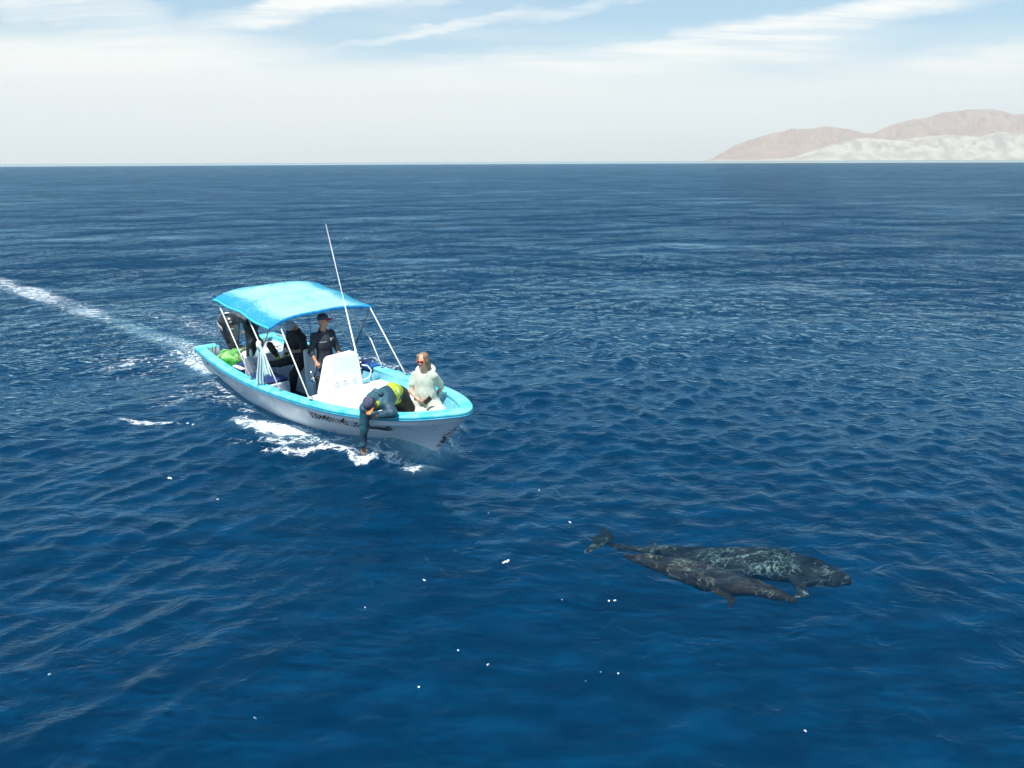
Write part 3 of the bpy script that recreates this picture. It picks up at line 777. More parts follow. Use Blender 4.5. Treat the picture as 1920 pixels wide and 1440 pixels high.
pole('canopy_pole', [P_(4.17, 1.06, 2.04), P_(5.40, .98, .82)], .013, M['alu'])
pole('canopy_pole', [P_(3.24, 1.07, 2.10), P_(3.41, 1.1, 1.92), P_(3.85, 1.1, 1.50), P_(4.12, 1.09, 1.32), P_(4.5, 1.06, .80)], .013, M['alu'])
pole('canopy_pole', [P_(1.97, 1.10, 2.20), P_(3.74, 1.10, .78)], .013, M['alu'])
pole('cross_strut', [P_(4.12, -1.08, 1.93), P_(3.22, -1.12, .78)], .012, M['steel'])
pole('cross_strut', [P_(4.15, 1.08, 1.98), P_(3.3, 1.10, .80)], .012, M['steel'])
for s_, z_ in ((2.03, 2.20), (3.0, 2.22), (4.15, 2.08)):      # hoops under the cloth
    pole('canopy_hoop', [P_(s_, v_, can_z(s_, v_)-.05) for v_ in np.linspace(-1.04, 1.04, 22)], .014, M['alu'])

# ================================================================== the sea
def blob(P, c, rad):  # gaussian in world xy, soft
    return np.exp(-((P[:, 0]-c[0])**2+(P[:, 1]-c[1])**2)/(2*rad*rad))
def seg_d(P, a, b):
    a = np.asarray(a)[:2]; b = np.asarray(b)[:2]; ab = b-a; t = np.clip(((P-a)@ab)/(ab@ab), 0, 1)
    return np.linalg.norm(P-a-t[:, None]*ab, axis=1), t
def stroke(P, px, w, val, z=0.0):
    """falloff around a polyline given as photo pixels on the water; w = half width in metres (per point)"""
    pts = [un(x, y, z)[:2] for x, y in px]; n = len(pts)
    w = w if isinstance(w, (list, tuple)) else [w]*n; val = val if isinstance(val, (list, tuple)) else [val]*n
    o = np.zeros(len(P))
    for i in range(n-1):
        d, t = seg_d(P, pts[i], pts[i+1]); ww = w[i]+(w[i+1]-w[i])*t; vv = val[i]+(val[i+1]-val[i])*t
        o = np.maximum(o, vv*np.clip(1.35-d/ww, 0, 1))
    return o
def make_sea():
    th_ = np.concatenate([np.linspace(-180, -46, 90)[:-1], np.linspace(-46, 46, 1180), np.linspace(46, 180, 90)[1:]])
    th_ = np.radians(th_)
    r = [1.0]
    while r[-1] < 20500:
        d = max(.036, r[-1]**2/(4.8*690)*1.0); r.append(r[-1]+min(d, 2500))
    r = np.array(r); dr = np.gradient(r)
    nr_, na = len(r), len(th_)
    R_, A_ = np.meshgrid(r, th_, indexing='ij')
    X = (R_*np.sin(A_)).ravel(); Y = (R_*np.cos(A_)).ravel()
    spc = np.repeat(np.maximum(dr, r*radians(0.078)), na)
    g = np.random.default_rng(11)
    Z = np.zeros_like(X); DX = np.zeros_like(X); DY = np.zeros_like(X)
    # gentle patches of calmer water
    def lf(s, sd): return wob(np.stack([X, Y, 0*X], 1), s, sd, 2)
    far = np.clip((R_.ravel()-9)/18, 0, 1)
    calm = np.exp(-(((X-.5)/5.0)**2+((Y-6.2)/3.2)**2))
    rough = np.clip(1+.35*lf(.045, 3)-.60*calm, .25, 1.6)
    # boat frame
    d = np.stack([X-BO[0], Y-BO[1]], 1); bs_ = d@BU[:2]; bn_ = d@BN[:2]
    hb = np.interp(bs_, [-.3, 2, 4.2, 5.3, 6.2, 7.2, 7.3], [.55, .85, .85, .62, .35, .04, 0])
    inside = np.clip(1-np.maximum(np.abs(bn_)-hb, np.maximum(-.4-bs_, bs_-7.4))/.7, 0, 1)
    damp = 1-.75*inside
    lam = np.geomspace(.22, 13, 84)
    main = radians(-68)
    sl2 = .042
    for L in lam:
        k = 2*pi/L
        spread = .80 if L < 2.5 else .55
        th = main+g.normal()*spread
        we = .40+1.0*math.exp(-((math.log(L/.48))/.65)**2)
        if L > 1.3: we *= .80
        if L > 3: we *= .75
        a = sqrt(2*sl2/len(lam))/k*we
        fil = np.clip((L/spc-2.2)/2.5, 0, 1)
        if L < 3: fil = fil*rough
        ph = g.uniform(0, 2*pi); arg = k*(X*cos(th)+Y*sin(th))+ph
        # bend crests so that they do not run as ruled lines
        arg = arg+1.1*np.sin(X*.9/L**.6*.6+Y*.5/L**.6+ph*3)+.6*np.sin(-X*.7/L**.5+Y*1.1/L**.5+ph*7)
        sn, cs = np.sin(arg), np.cos(arg)
        A = a*fil*damp
        Z += A*cs; DX -= 1.05*A*sn*cos(th); DY -= 1.05*A*sn*sin(th)
    # bow wave and wake relief
    P = np.stack([X, Y], 1)
    near = (R_.ravel() < 40)
    hump = np.zeros_like(X)
    Pn = P[near]
    hump[near] += .17*stroke(Pn, [(830, 838), (780, 848), (700, 862), (640, 852), (560, 845)], [.25, .35, .42, .45, .6], [1, .9, .85, .5, .2])
    hump[near] += .07*stroke(Pn, [(840, 800), (800, 815)], [.25, .3], [1, .6])
    hump[near] += .05*stroke(Pn, [(200, 600), (360, 655)], [.5, .45], [.4, 1])
    dd = np.maximum(np.abs(bn_-np.interp(bs_, [0, 8.3], [.2, -.05]))-hb, 0)
    bow = np.clip((bs_-5.0)/1.6, 0, 1)*np.clip((7.85-bs_)/.35, 0, 1)
    hump += .20*bow*np.exp(-(dd/.42)**2)
    Z += hump
    Z += np.where(near, .012*wob(np.stack([X*1.0, Y, 0*X], 1), 3.0, 9, 2)*np.clip(hump*12, 0, 1), 0)
    co = np.stack([X+DX, Y+DY, Z], 1).astype(np.float32)
    i = np.arange(nr_-1)[:, None]*na; j = np.arange(na-1)[None, :]
    q = np.stack([i+j, i+j+1, i+na+j+1, i+na+j], -1).reshape(-1, 4)
    # foam
    foam = np.zeros(len(X)); milk = np.zeros(len(X))
    f = np.zeros(len(Pn)); mk = np.zeros(len(Pn))
    mx_ = lambda a, b: np.maximum(a, b)
    f = mx_(f, stroke(Pn, [(-60, 505), (0, 530), (60, 548), (150, 580), (200, 600), (265, 628)], [.8, .85, .9, .8, .6, .45], [.44, .54, .56, .60, .50, .44]))
    f = mx_(f, stroke(Pn, [(265, 628), (330, 645), (372, 668)], [.4, .45, .5], [.42, .52, .74]))
    mk = mx_(mk, stroke(Pn, [(-40, 520), (100, 560), (190, 592), (260, 620), (330, 645), (375, 668)], [.5, .5, .45, .5, .5, .5], [.1, .12, .45, .6, .6, .6]))
    br = wob(np.stack([Pn[:, 0], Pn[:, 1], 0*Pn[:, 0]], 1), .22, 77, 3); f = f*np.clip(.95+.30*br, .70, 1.15); mk = mk*np.clip(.85+.4*br, .45, 1.1)
    f = mx_(f, stroke(Pn, [(330, 662), (372, 684), (390, 697)], [.5, .35, .25], [.5, .66, .7]))
    mk = mx_(mk, stroke(Pn, [(340, 680), (372, 684), (392, 700)], [.3, .35, .3], [.3, .5, .5]))
    f = mx_(f, stroke(Pn, [(200, 690), (240, 676), (290, 672)], [.5, .55, .4], [.47, .52, .46]))
    f = mx_(f, stroke(Pn, [(190, 675), (260, 700), (330, 665)], .9, .40))
    f = mx_(f, stroke(Pn, [(290, 590), (360, 600), (400, 625)], .8, .44))
    f = mx_(f, stroke(Pn, [(0, 560), (60, 600), (170, 640)], .9, .28))
    f = mx_(f, stroke(Pn, [(300, 760), (350, 735), (420, 745), (470, 770)], [.5, .6, .55, .4], [.42, .46, .46, .42]))
    f = mx_(f, stroke(Pn, [(350, 720), (400, 715), (430, 738)], [.25, .3, .3], .50))
    f = mx_(f, stroke(Pn, [(228, 784), (260, 790), (300, 791), (332, 794)], [.10, .13, .13, .08], [.70, .74, .70, .5]))
    f = mx_(f, stroke(Pn, [(440, 785), (480, 800), (520, 806), (560, 812), (597, 818)], [.25, .36, .40, .36, .2], [.58, .80, .92, .90, .62]))
    f = mx_(f, stroke(Pn, [(500, 838), (560, 846), (620, 838), (655, 846)], [.18, .22, .20, .16], [.55, .72, .74, .70], .06))
    f = mx_(f, stroke(Pn, [(420, 830), (500, 825), (560, 830), (640, 835)], [.4, .4, .35, .25], [.36, .5, .60, .55]))
    f = mx_(f, stroke(Pn, [(640, 834), (660, 848), (678, 858), (703, 852), (706, 840), (690, 832)], [.08, .12, .13, .13, .12, .08], [.5, .7, .82, .78, .72, .6], .15))
    f = mx_(f, stroke(Pn, [(700, 832), (760, 836), (815, 836), (838, 815)], [.3, .34, .34, .2], [.44, .46, .52, .64], .15))
    mk = mx_(mk, stroke(Pn, [(655, 836), (700, 834), (760, 832), (818, 832), (842, 806)], [.25, .42, .50, .50, .35], [.6, .8, .85, .9, .8]))
    mk = mx_(mk, stroke(Pn, [(450, 790), (540, 815), (620, 830)], [.3, .4, .3], .42))
    mk = mx_(mk, stroke(Pn, [(395, 700), (475, 762), (550, 795), (625, 812), (675, 820)], .16, .45))
    f = mx_(f, stroke(Pn, [(680, 672), (740, 690), (775, 700), (800, 704)], [.5, .4, .25, .2], [.46, .50, .50, .3]))
    f = mx_(f, stroke(Pn, [(480, 905), (530, 885), (555, 875)], [.16, .12, .1], [.28, .33, .33]))
    f = mx_(f, stroke(Pn, [(430, 935), (470, 925), (520, 905)], [.12, .12, .1], [.25, .30, .30]))
    dn_, bw_ = dd[near], bow[near]; stb = (bn_[near] < 0.1)
    f = mx_(f, bw_*np.exp(-((dn_-.50)/.20)**2)*np.where(stb, .66, .6)); f = mx_(f, bw_*np.exp(-(dn_/.10)**2)*.62)
    mk = mx_(mk, bw_*np.exp(-(dn_/.48)**2)*.95)
    hs_ = np.clip((bs_[near]+.2)/.5, 0, 1)*np.clip((7.6-bs_[near])/.4, 0, 1); f = mx_(f, hs_*np.exp(-(dn_/.06)**2)*.52)
    foam[near] = f; milk[near] = mk
    foam = foam*(1-0*calm)
    me = bpy.data.meshes.new('sea')
    me.vertices.add(len(co)); me.vertices.foreach_set('co', co.ravel())
    me.loops.add(q.size); me.loops.foreach_set('vertex_index', q.astype(np.int32).ravel())
    me.polygons.add(len(q)); me.polygons.foreach_set('loop_start', np.arange(0, q.size, 4, dtype=np.int32))
    me.update(calc_edges=True); me.polygons.foreach_set('use_smooth', np.ones(len(q), dtype=bool))
    for nm, arr in (('foam', foam), ('milk', milk), ('gap', np.clip(spc/1.2, 0, 1)), ('rough', rough)):
        at = me.attributes.new(nm, 'FLOAT', 'POINT'); at.data.foreach_set('value', arr.astype(np.float32))
    o = bpy.data.objects.new('sea_water', me); COL.objects.link(o); o['kind'] = 'structure'
    return o
sea = make_sea()
m = bpy.data.materials.new('sea_water'); m.use_nodes = True; t = NT(m.node_tree); t.n.clear()
geo = t.new('ShaderNodeNewGeometry'); pos = geo.outputs['Position']
def attr(nm):
    a = t.new('ShaderNodeAttribute'); a.attribute_name = nm; return a.outputs['Fac']
gap, rough_, foam_, milk_ = attr('gap'), attr('rough'), attr('foam'), attr('milk')
bmap = t.mapping(pos, (1.0, 1.45, 1), rot=(0, 0, radians(14)))
b1 = t.noise(bmap, 1.7, 3, .55, .6)
b1 = t.math('MULTIPLY', t.math('SUBTRACT', 1.0, t.math('ABSOLUTE', t.math('SUBTRACT', t.math('MULTIPLY', b1, 3.0), 1.5))), .75)      # ~0.6 m ripples
b0 = t.noise(t.mapping(pos, (.5, 1.3, 1), rot=(0, 0, radians(-12))), .42, 3, .55, .5)   # ~2-3 m, only where the mesh is coarse
b2 = t.noise(t.mapping(pos, (1, 2.1, 1), rot=(0, 0, radians(-22))), 6.0, 3, .6, .8)
gapf = t.sstep(gap, .02, .34)
gap2 = t.sstep(gap, .25, 1.0)
h = t.math('MULTIPLY', b1, t.math('ADD', .020, t.math('MULTIPLY', gapf, t.math('ADD', .05, t.math('MULTIPLY', t.sstep(t.noise(t.mapping(pos, (.40, 1.0, 1), rot=(0, 0, radians(8))), .20, 5, .62), .32, .68), .54)))))
h = t.math('ADD', h, t.math('MULTIPLY', b0, t.math('MULTIPLY', gap2, t.math('ADD', .35, t.math('MULTIPLY', t.sstep(t.noise(t.mapping(pos, (.35, 1.0, 1)), .045, 5, .65), .35, .65), 2.0)))))
h2 = t.math('MULTIPLY', b2, t.math('MULTIPLY', .011, t.math('MULTIPLY', rough_, rough_)))
h = t.math('ADD', h, h2)
bmp = t.new('ShaderNodeBump'); t.lk(h, bmp.inputs['Height']); bmp.inputs['Distance'].default_value = 1.0; bmp.inputs['Strength'].default_value = 1.0
nrm = bmp.outputs[0]
fr = t.new('ShaderNodeFresnel'); fr.inputs[0].default_value = 1.333; t.lk(nrm, fr.inputs['Normal'])
gl = t.new('ShaderNodeBsdfGlossy'); gl.inputs['Roughness'].default_value = .06; t.lk(nrm, gl.inputs['Normal']); gl.inputs[0].default_value = (.55, .85, 1.0, 1)
tp = t.new('ShaderNodeBsdfTransparent'); tp.inputs[0].default_value = (.80, .93, .98, 1)
body = t.new('ShaderNodeBsdfDiffuse'); t.lk(nrm, body.inputs['Normal'])
bodyc = t.mixc(milk_, (.0003, .046, .110), (.34, .56, .63)); t.lk(bodyc, body.inputs[0])
turb = t.math('ADD', .09, t.math('MULTIPLY', milk_, t.math('ADD', .22, t.math('MULTIPLY', t.sstep(t.noise(t.mapping(pos, (1, 1, .3)), 3.2, 5, .7, .8), .3, .7), .75))), clamp=True)
mb_ = t.new('ShaderNodeMixShader'); t.lk(turb, mb_.inputs[0]); t.lk(tp.outputs[0], mb_.inputs[1]); t.lk(body.outputs[0], mb_.inputs[2])
ms = t.new('ShaderNodeMixShader'); t.lk(fr.outputs[0], ms.inputs[0]); t.lk(mb_.outputs[0], ms.inputs[1]); t.lk(gl.outputs[0], ms.inputs[2])
# foam: lacy threshold of noise against the foam density
fw = t.new('ShaderNodeVectorMath', operation='ADD'); t.lk(pos, fw.inputs[0])
nv_ = t.new('ShaderNodeTexNoise'); t.lk(pos, nv_.inputs[0]); nv_.inputs['Scale'].default_value = 2.3; nv_.inputs['Detail'].default_value = 3
sc_ = t.new('ShaderNodeVectorMath', operation='SCALE'); t.lk(nv_.outputs['Color'], sc_.inputs[0]); sc_.inputs['Scale'].default_value = .5; t.lk(sc_.outputs[0], fw.inputs[1])
flat_ = t.mapping(fw.outputs[0], (1, 1, 0))
rd = t.mapping(flat_, (1, 1.7, 1), rot=(0, 0, radians(-30)))
fn1 = t.noise(rd, 3.6, 6, .68); fn2 = t.noise(flat_, 17, 3, .6)
vor = t.new('ShaderNodeTexVoronoi', feature='DISTANCE_TO_EDGE'); vor.inputs['Scale'].default_value = 5; t.lk(rd, vor.inputs[0])
lace = t.sstep(vor.outputs[0], .16, .0)
fsum = t.math('ADD', t.math('ADD', t.math('MULTIPLY', fn1, .9), t.math('MULTIPLY', fn2, .45)), t.math('MULTIPLY', lace, .14))
fm = t.math('SUBTRACT', t.math('ADD', fsum, t.math('MULTIPLY', foam_, .70)), 1.10)
fmask = t.math('MULTIPLY', t.math('MULTIPLY', t.math('MULTIPLY', fm, 6.5, clamp=True), t.math('ADD', .25, t.math('MULTIPLY', t.sstep(t.noise(flat_, 30, 3, .7), .36, .62), .75))), t.sstep(foam_, .02, .2))
fd = t.new('ShaderNodeBsdfDiffuse'); fd.inputs[0].default_value = (.78, .82, .83, 1)
mf = t.new('ShaderNodeMixShader'); t.lk(fmask, mf.inputs[0]); t.lk(ms.outputs[0], mf.inputs[1]); t.lk(fd.outputs[0], mf.inputs[2])
ou = t.new('ShaderNodeOutputMaterial'); t.lk(mf.outputs[0], ou.inputs[0])
sea.data.materials.append(m)
# the opaque blue of the deep, lit through the surface
m = bpy.data.materials.new('deep_water'); m.use_nodes = True; t = NT(m.node_tree); b = t.n['Principled BSDF']
gp = t.new('ShaderNodeNewGeometry').outputs['Position']
t.lk(t.mixc(t.sstep(t.noise(gp, .12, 3, .5), .35, .65), (.0002, .040, .100), (.0003, .047, .113)), b.inputs['Base Color'])
b.inputs['Roughness'].default_value = 1; b.inputs['Specular IOR Level'].default_value = 0
c = MB(); nseg = 96
dv = [(0, 0, -60.0)]+[(20400*sin(2*pi*k/nseg), 20400*cos(2*pi*k/nseg), -60.0) for k in range(nseg)]
dp = mesh('deep_water', dv, [(0, 1+(k+1) % nseg, 1+k) for k in range(nseg)], m, smooth=False); dp['kind'] = 'structure'

# ================================================================== hills on the far shore
def terrain(name, prof, dist, depth, mats, seed, front=None, amp=1.0):
    """ridge whose skyline follows prof = [(pixel x, pixel y)] at a real distance, falling to the shore in front"""
    nx, ny = 640, 90
    xs = np.linspace(prof[0][0], prof[-1][0], nx)
    V = np.zeros((ny, nx, 3)); zero = 302.3
    for j in range(ny):
        t_ = j/(ny-1); Yd = dist+depth*t_
        for_y = Yd
        for_x = (xs-960)/F_PX
        # height from profile at crest distance
        yp = np.interp(xs, [p[0] for p in prof], [p[1] for p in prof])
        hz0 = 302.2-(xs-960)*8/1920.0
        V[j, :, 0] = for_x*Yd*.9543; V[j, :, 1] = Yd
        Hc = np.maximum(0, (hz0-yp)/F_PX*(dist+depth*.55)*.91)
        V[j, :, 2] = Hc*(np.clip(t_/.55, 0, 1)**.85 if t_ < .55 else np.clip(1-(t_-.55)/.6, 0, 1)**.8)
    P = V.reshape(-1, 3).copy()
    nz = wob(np.stack([P[:, 0], P[:, 1]*.55, P[:, 2]*0], 1)/1000, 1.1, seed, 6)
    rid = 1-np.abs(wob(np.stack([P[:, 0], P[:, 1]*.35, 0*P[:, 0]], 1)/1000, 1.7, seed+1, 6))*1.5
    tt = np.repeat(np.linspace(0, 1, ny), nx); w_ = np.clip(np.sin(np.clip(tt/.55, 0, 1)*pi), 0, 1)
    P[:, 2] = P[:, 2]*(1+amp*w_*(.25*nz+.50*(rid-.5)))+8*np.clip(P[:, 2]/60, 0, 1)*nz
    P[:, 2] = np.where(P[:, 2] < 1, -3, P[:, 2])
    i = np.arange(ny-1)[:, None]*nx; j = np.arange(nx-1)[None, :]
    q = np.stack([i+j, i+j+1, i+nx+j+1, i+nx+j], -1).reshape(-1, 4)
    o = mesh(name, P, q, mats, smooth=True); o['kind'] = 'structure'; return o
hm1 = pmat('pink_rock', (0.38, 0.245, 0.165), 1.0, 0, .0022, col2=(0.28, 0.18, 0.125), spec=0)
hm2 = pmat('pale_rock', (0.50, 0.45, 0.36), 1.0, 0, .0035, col2=(0.33, 0.28, 0.225), thr=(.38, .62), spec=0)
SK = [(1318, 301), (1333, 298), (1345, 291), (1355, 285), (1380, 270), (1400, 262), (1440, 250), (1480, 243), (1520, 240), (1545, 236), (1565, 239), (1590, 243), (1615, 249), (1632, 249),
      (1650, 240), (1672, 231), (1700, 225), (1735, 219), (1760, 211), (1800, 206), (1840, 205), (1862, 209), (1885, 214), (1905, 215), (1930, 209), (1990, 196), (2080, 200), (2200, 215), (2350, 260)]
terrain('far_hills', SK, 14500, 4200, hm1, 21)
FR = [(1333, 300), (1342, 297.5), (1360, 298.5), (1400, 298), (1440, 297), (1470, 296), (1494, 291), (1515, 283), (1532, 278), (1560, 270), (1584, 263), (1610, 258), (1640, 259), (1671, 262), (1720, 256), (1778, 251), (1830, 256), (1850, 250), (1868, 246), (1900, 250), (1920, 242), (1980, 235), (2100, 240), (2300, 280)]
terrain('coastal_foothills', FR, 12800, 1500, hm2, 33, amp=1.1)

# ================================================================== haze
hz = MB(); hz.box((0, 1000, 795), (43500, 43500, 1606)); hzo = hz.build('haze', None); hzo['kind'] = 'stuff'
m = bpy.data.materials.new('haze'); m.use_nodes = True; t = NT(m.node_tree); t.n.clear()
pv = t.new('ShaderNodeVolumePrincipled'); pv.inputs['Color'].default_value = (1, .985, .955, 1); pv.inputs['Density'].default_value = 5.8e-5; pv.inputs['Anisotropy'].default_value = .0
ou = t.new('ShaderNodeOutputMaterial'); t.lk(pv.outputs[0], ou.inputs['Volume']); hzo.data.materials.append(m)

# ================================================================== people
def nv(v): v = np.asarray(v, float); return v/np.linalg.norm(v)
UP = np.array([0, 0, 1.0])
def axes(f, u):
    f = nv(f); u = nv(np.asarray(u, float)-f*np.dot(u, f)); return np.cross(u, f), f, u      # lateral (their left), forward, up
def head_p(c, f, u, neck, hair=0.0, o=0.0):
    l, f, u = axes(f, u); c = np.asarray(c, float)
    at = lambda a, b, d: c+l*a+f*b+u*d
    P = [ell(at(0, -.012, .03), (.074+o, .094+o, .088+o), (l, f, u), .02), ell(at(0, .022, -.045), (.056+o, .066+o, .062+o), (l, f, u), .03),
         cone(at(0, .055, -.092), at(0, .06, -.088), .022, .020, .025), cone(at(0, -.02, -.06), neck, .056, .058, .03)]
    if o == 0:
        P += [cone(at(0, .086, .012), at(0, .107, -.022), .009, .013, .012), cone(at(.012, .098, -.027), at(-.012, .098, -.027), .008, .008, .008),
              cone(at(-.04, .078, .024), at(.04, .078, .024), .010, .010, .014),
              ell(at(.030, .088, .006), (.015, .012, .010), (l, f, u), .008, '-'), ell(at(-.030, .088, .006), (.015, .012, .010), (l, f, u), .008, '-'),
              cone(at(-.018, .087, -.052), at(.018, .087, -.052), .007, .007, .008), cone(at(-.014, .086, -.062), at(.014, .086, -.062), .007, .007, .007),
              ell(at(.077, -.005, -.008), (.010, .020, .030), (l, f, u), .008), ell(at(-.077, -.005, -.008), (.010, .020, .030), (l, f, u), .008)]
    return P
def hand_p(w_, d, n, thumb=1, curl=.5, k=.85):
    d = nv(d); n = nv(np.asarray(n, float)-d*np.dot(n, d)); l = np.cross(d, n)*thumb; w_ = np.asarray(w_, float)
    P = [cone(w_, w_+d*.035, .025, .027, .02, (n, .72)), cone(w_+d*.03-l*.018, w_+d*.082-l*.022, .022, .019, .02, (n, .62)), cone(w_+d*.03+l*.016, w_+d*.084+l*.020, .022, .019, .02, (n, .62))]
    for q, (off, ln) in enumerate(((.031, .070), (.010, .080), (-.012, .074), (-.032, .058))):
        p = w_+d*(.086-abs(off-.005)*.12)+l*off; sp = l*off*.9
        cc = curl*(1+.12*q); a = 0
        for s_, r in ((.42, .0092), (.33, .0084), (.25, .0074)):
            a += cc; q_ = p+(nv(d+sp*.9)*cos(a)+n*sin(a))*ln*s_; P.append(cone(p, q_, r, r-.0006, .004)); p = q_
    b = w_+d*.028+l*.026+n*.008; e = b+nv(d*.55+l*.75+n*.3)*.042; g_ = e+nv(d*.85+l*.25+n*.5)*.034
    P += [cone(b, e, .0135, .0115, .012), cone(e, g_, .0108, .009, .004)]
    return P
def torso_p(J, o=0.0, k=.03, fem=0):
    l, f, u = J['ax']; c, b, p = [np.asarray(J[q], float) for q in ('chest', 'belly', 'pelvis')]
    uu = nv(c-p)
    lp, fp, up_ = axes(J.get('pf', f), nv(b-p)*.6+UP*.4 if not J.get('bend') else nv(b-p))
    return [ell(c, (.165+o, .118+o, .19+o), (l, f, uu), k), cone(c, b, .135+o, .125+o, .04, (f, .80)), cone(b, p, .125+o, .14+o, .04, (fp, .82)),
            ell(p, (.168+o, .125+o, .13+o), (lp, fp, up_), k), cone(np.asarray(J['shR']), np.asarray(J['shL']), .058+o, .058+o, .05),
            cone(c+uu*.08, J['neck'], .10+o, .060+o, .05)]
def arm_p(J, s, o=0.0, t=1.0, k=.025, m=1.0):
    sh, el, wr = [np.asarray(J[q+s], float) for q in ('sh', 'el', 'wr')]
    P = [cone(sh, el, (.056+o)*m, (.043+o)*m, k)]
    if t > 0: P.append(cone(el, el+(wr-el)*t, (.043+o)*m, (.043+(.028-.043)*t+o)*m, k))
    return P
def leg_p(J, s, o=0.0, t=1.0, k=.03):
    hp, kn, an = [np.asarray(J[q+s], float) for q in ('hp', 'kn', 'an')]
    return [cone(hp, kn, .085+o, .060+o, k), cone(kn, kn+(an-kn)*t, .058+o, .058+(.038-.058)*t+o, k)]
def foot_p(J, s, o=0.0):
    an, to = np.asarray(J['an'+s], float), np.asarray(J['to'+s], float)
    return [cone(an, an-UP*.05, .040+o, .038+o, .02), cone(an-UP*.055, to, .036+o, .030+o, .02, ((0, 0, 1), .8))]
def flesh(parent, J, base, mat, arms=True, extra=(), k=.025):
    P = head_p(J['head'], J['hf'], J['hu'], J['neck'])+torso_p(J, -.012)
    for s in 'RL':
        P += arm_p(J, s)+leg_p(J, s, -.008)+foot_p(J, s, -.006)
        h = J.get('hand'+s)
        if h is not None: P += hand_p(J['wr'+s], *h)
    P += list(extra)
    V, Fc = sdf_mesh(P, .0065); return mesh('body', V, Fc, mat, parent, base=base)
def cloth(name, P, mat, parent, base, vox=.008, amp=.006, sc=2.2, seed=1, sy=None):
    d = (lambda Q: amp*wob(Q*np.array([1, 1, .7]), sc, seed, 3)) if amp else None
    V, Fc = sdf_mesh(P, vox, d); return mesh(name, V, Fc, mat, parent, base=base)
def cap(parent, base, c, f, u, m1, m2, brim=.075, mb_=None, btn=True):
    l, f, u = axes(f, u); c = np.asarray(c, float)+u*.045-f*.004
    V = []; Fc = []; n = 24; rings = 9
    for i in range(rings):
        a = i/(rings-1)*pi/2*.985
        for k in range(n):
            t = 2*pi*k/n
            V.append(c+(l*cos(t)*.088+f*sin(t)*.106)*cos(a)**.75+u*(.098*sin(a)**.9+.0*i)-u*.012*(1 if i == 0 else 0))
    for i in range(rings-1):
        for k in range(n): Fc.append((i*n+k, i*n+(k+1) % n, (i+1)*n+(k+1) % n, (i+1)*n+k))
    Fc.append(tuple(range((rings-1)*n, rings*n)))
    o = mesh('cap', V, Fc, m1, parent, base=base)
    m_ = o.modifiers.new('s', 'SOLIDIFY'); m_.thickness = .004
    V = []; Fc = []; nb = 14
    for r_ in range(5):
        q = r_/4
        for k in range(nb+1):
            t = pi/2+(k/nb-.5)*2.0
            ex = brim*sqrt(max(0, 1-((k/nb-.5)*2)**4))*q
            V.append(c+l*cos(t)*.086+f*(sin(t)*.104+ex)-u*(.010+.020*q*q+.012*abs((k/nb-.5)*2)**2))
    for r_ in range(4):
        for k in range(nb): Fc.append((r_*(nb+1)+k, r_*(nb+1)+k+1, (r_+1)*(nb+1)+k+1, (r_+1)*(nb+1)+k))
    b = mesh('brim', V, Fc, m2, o); b.data.transform(Matrix.Translation(-Vector(base)))
    m_ = b.modifiers.new('s', 'SOLIDIFY'); m_.thickness = .004; m_.offset = 0
    if btn:
        mb = MB(); mb.lathe(c+u*.097, [(.008, -.002), (.007, .004), (.002, .006)], 10, axis=u); mb.build('button', mb_ or m1, o, True, base)
    return o
def eyes(parent, base, J):
    l, f, u = axes(J['hf'], J['hu']); c = np.asarray(J['head'], float)
    for s in (1, -1):
        V = []; mb = MB(); p = c+l*.030*s+f*.080+u*.006
        mb.lathe(p, [(.001, -.010), (.009, -.006), (.0115, .0), (.009, .0065), (.001, .0105)], 12, axis=f); e = mb.build('eye', M['white'], parent, True, base)
        mb = MB(); mb.lathe(p+f*.0085, [(.0055, 0), (.0050, .0022), (.001, .003)], 10, axis=f); mb.build('iris', M['black'], e, True, base)
L_ = lambda *a: np.array(a, float)

# ---- 1 the driver behind the console
bsd = (4.0, .07, .2)
dr = thing('person', 'person steering at the console in charcoal shirt and navy cap with red brim', 'person', bsd, 'people aboard the boat')
J = dict(head=L_(4.02, .08, 1.87), hf=(.42, .88, .02), hu=(0, 0, 1), neck=L_(3.99, .07, 1.68), chest=L_(4.0, .07, 1.42), belly=L_(4.0, .07, 1.2), pelvis=L_(3.98, .07, 1.05),
         shR=L_(3.98, -.12, 1.58), elR=L_(4.00, -.23, 1.30), wrR=L_(4.19, -.235, 1.12), shL=L_(3.98, .26, 1.58), elL=L_(4.02, .34, 1.30), wrL=L_(4.18, .30, 1.09),
         hpR=L_(3.98, -.02, 1.03), knR=L_(4.02, -.05, .63), anR=L_(3.97, -.07, .28), toR=L_(4.13, -.10, .225),
         hpL=L_(3.98, .16, 1.03), knL=L_(4.02, .18, .63), anL=L_(3.97, .20, .28), toL=L_(4.13, .22, .225),
         handR=((.75, -.1, -.35), (.1, .2, -1), -1, .75), handL=((.8, 0, -.5), (.1, -.2, -1), 1, .6))
J['ax'] = axes((1, 0, 0), UP)
flesh(dr, J, bsd, M['skin']); eyes(dr, bsd, J)
shp = torso_p(J, .022)+arm_p(J, 'R', .016, .25)+arm_p(J, 'L', .016, .25)+[cone(J['belly'], L_(3.98, .07, .98), .15, .165, .04, ((1, 0, 0), .82)),
      plane(J['elR']+(J['wrR']-J['elR'])*.42, (0, 0, -1)) if False else ell((4.03, .07, 1.71), (.075, .085, .06), None, .01, '-')]
sh = cloth('shirt', shp, M['navycloth'], dr, bsd, seed=4)
mb = MB()
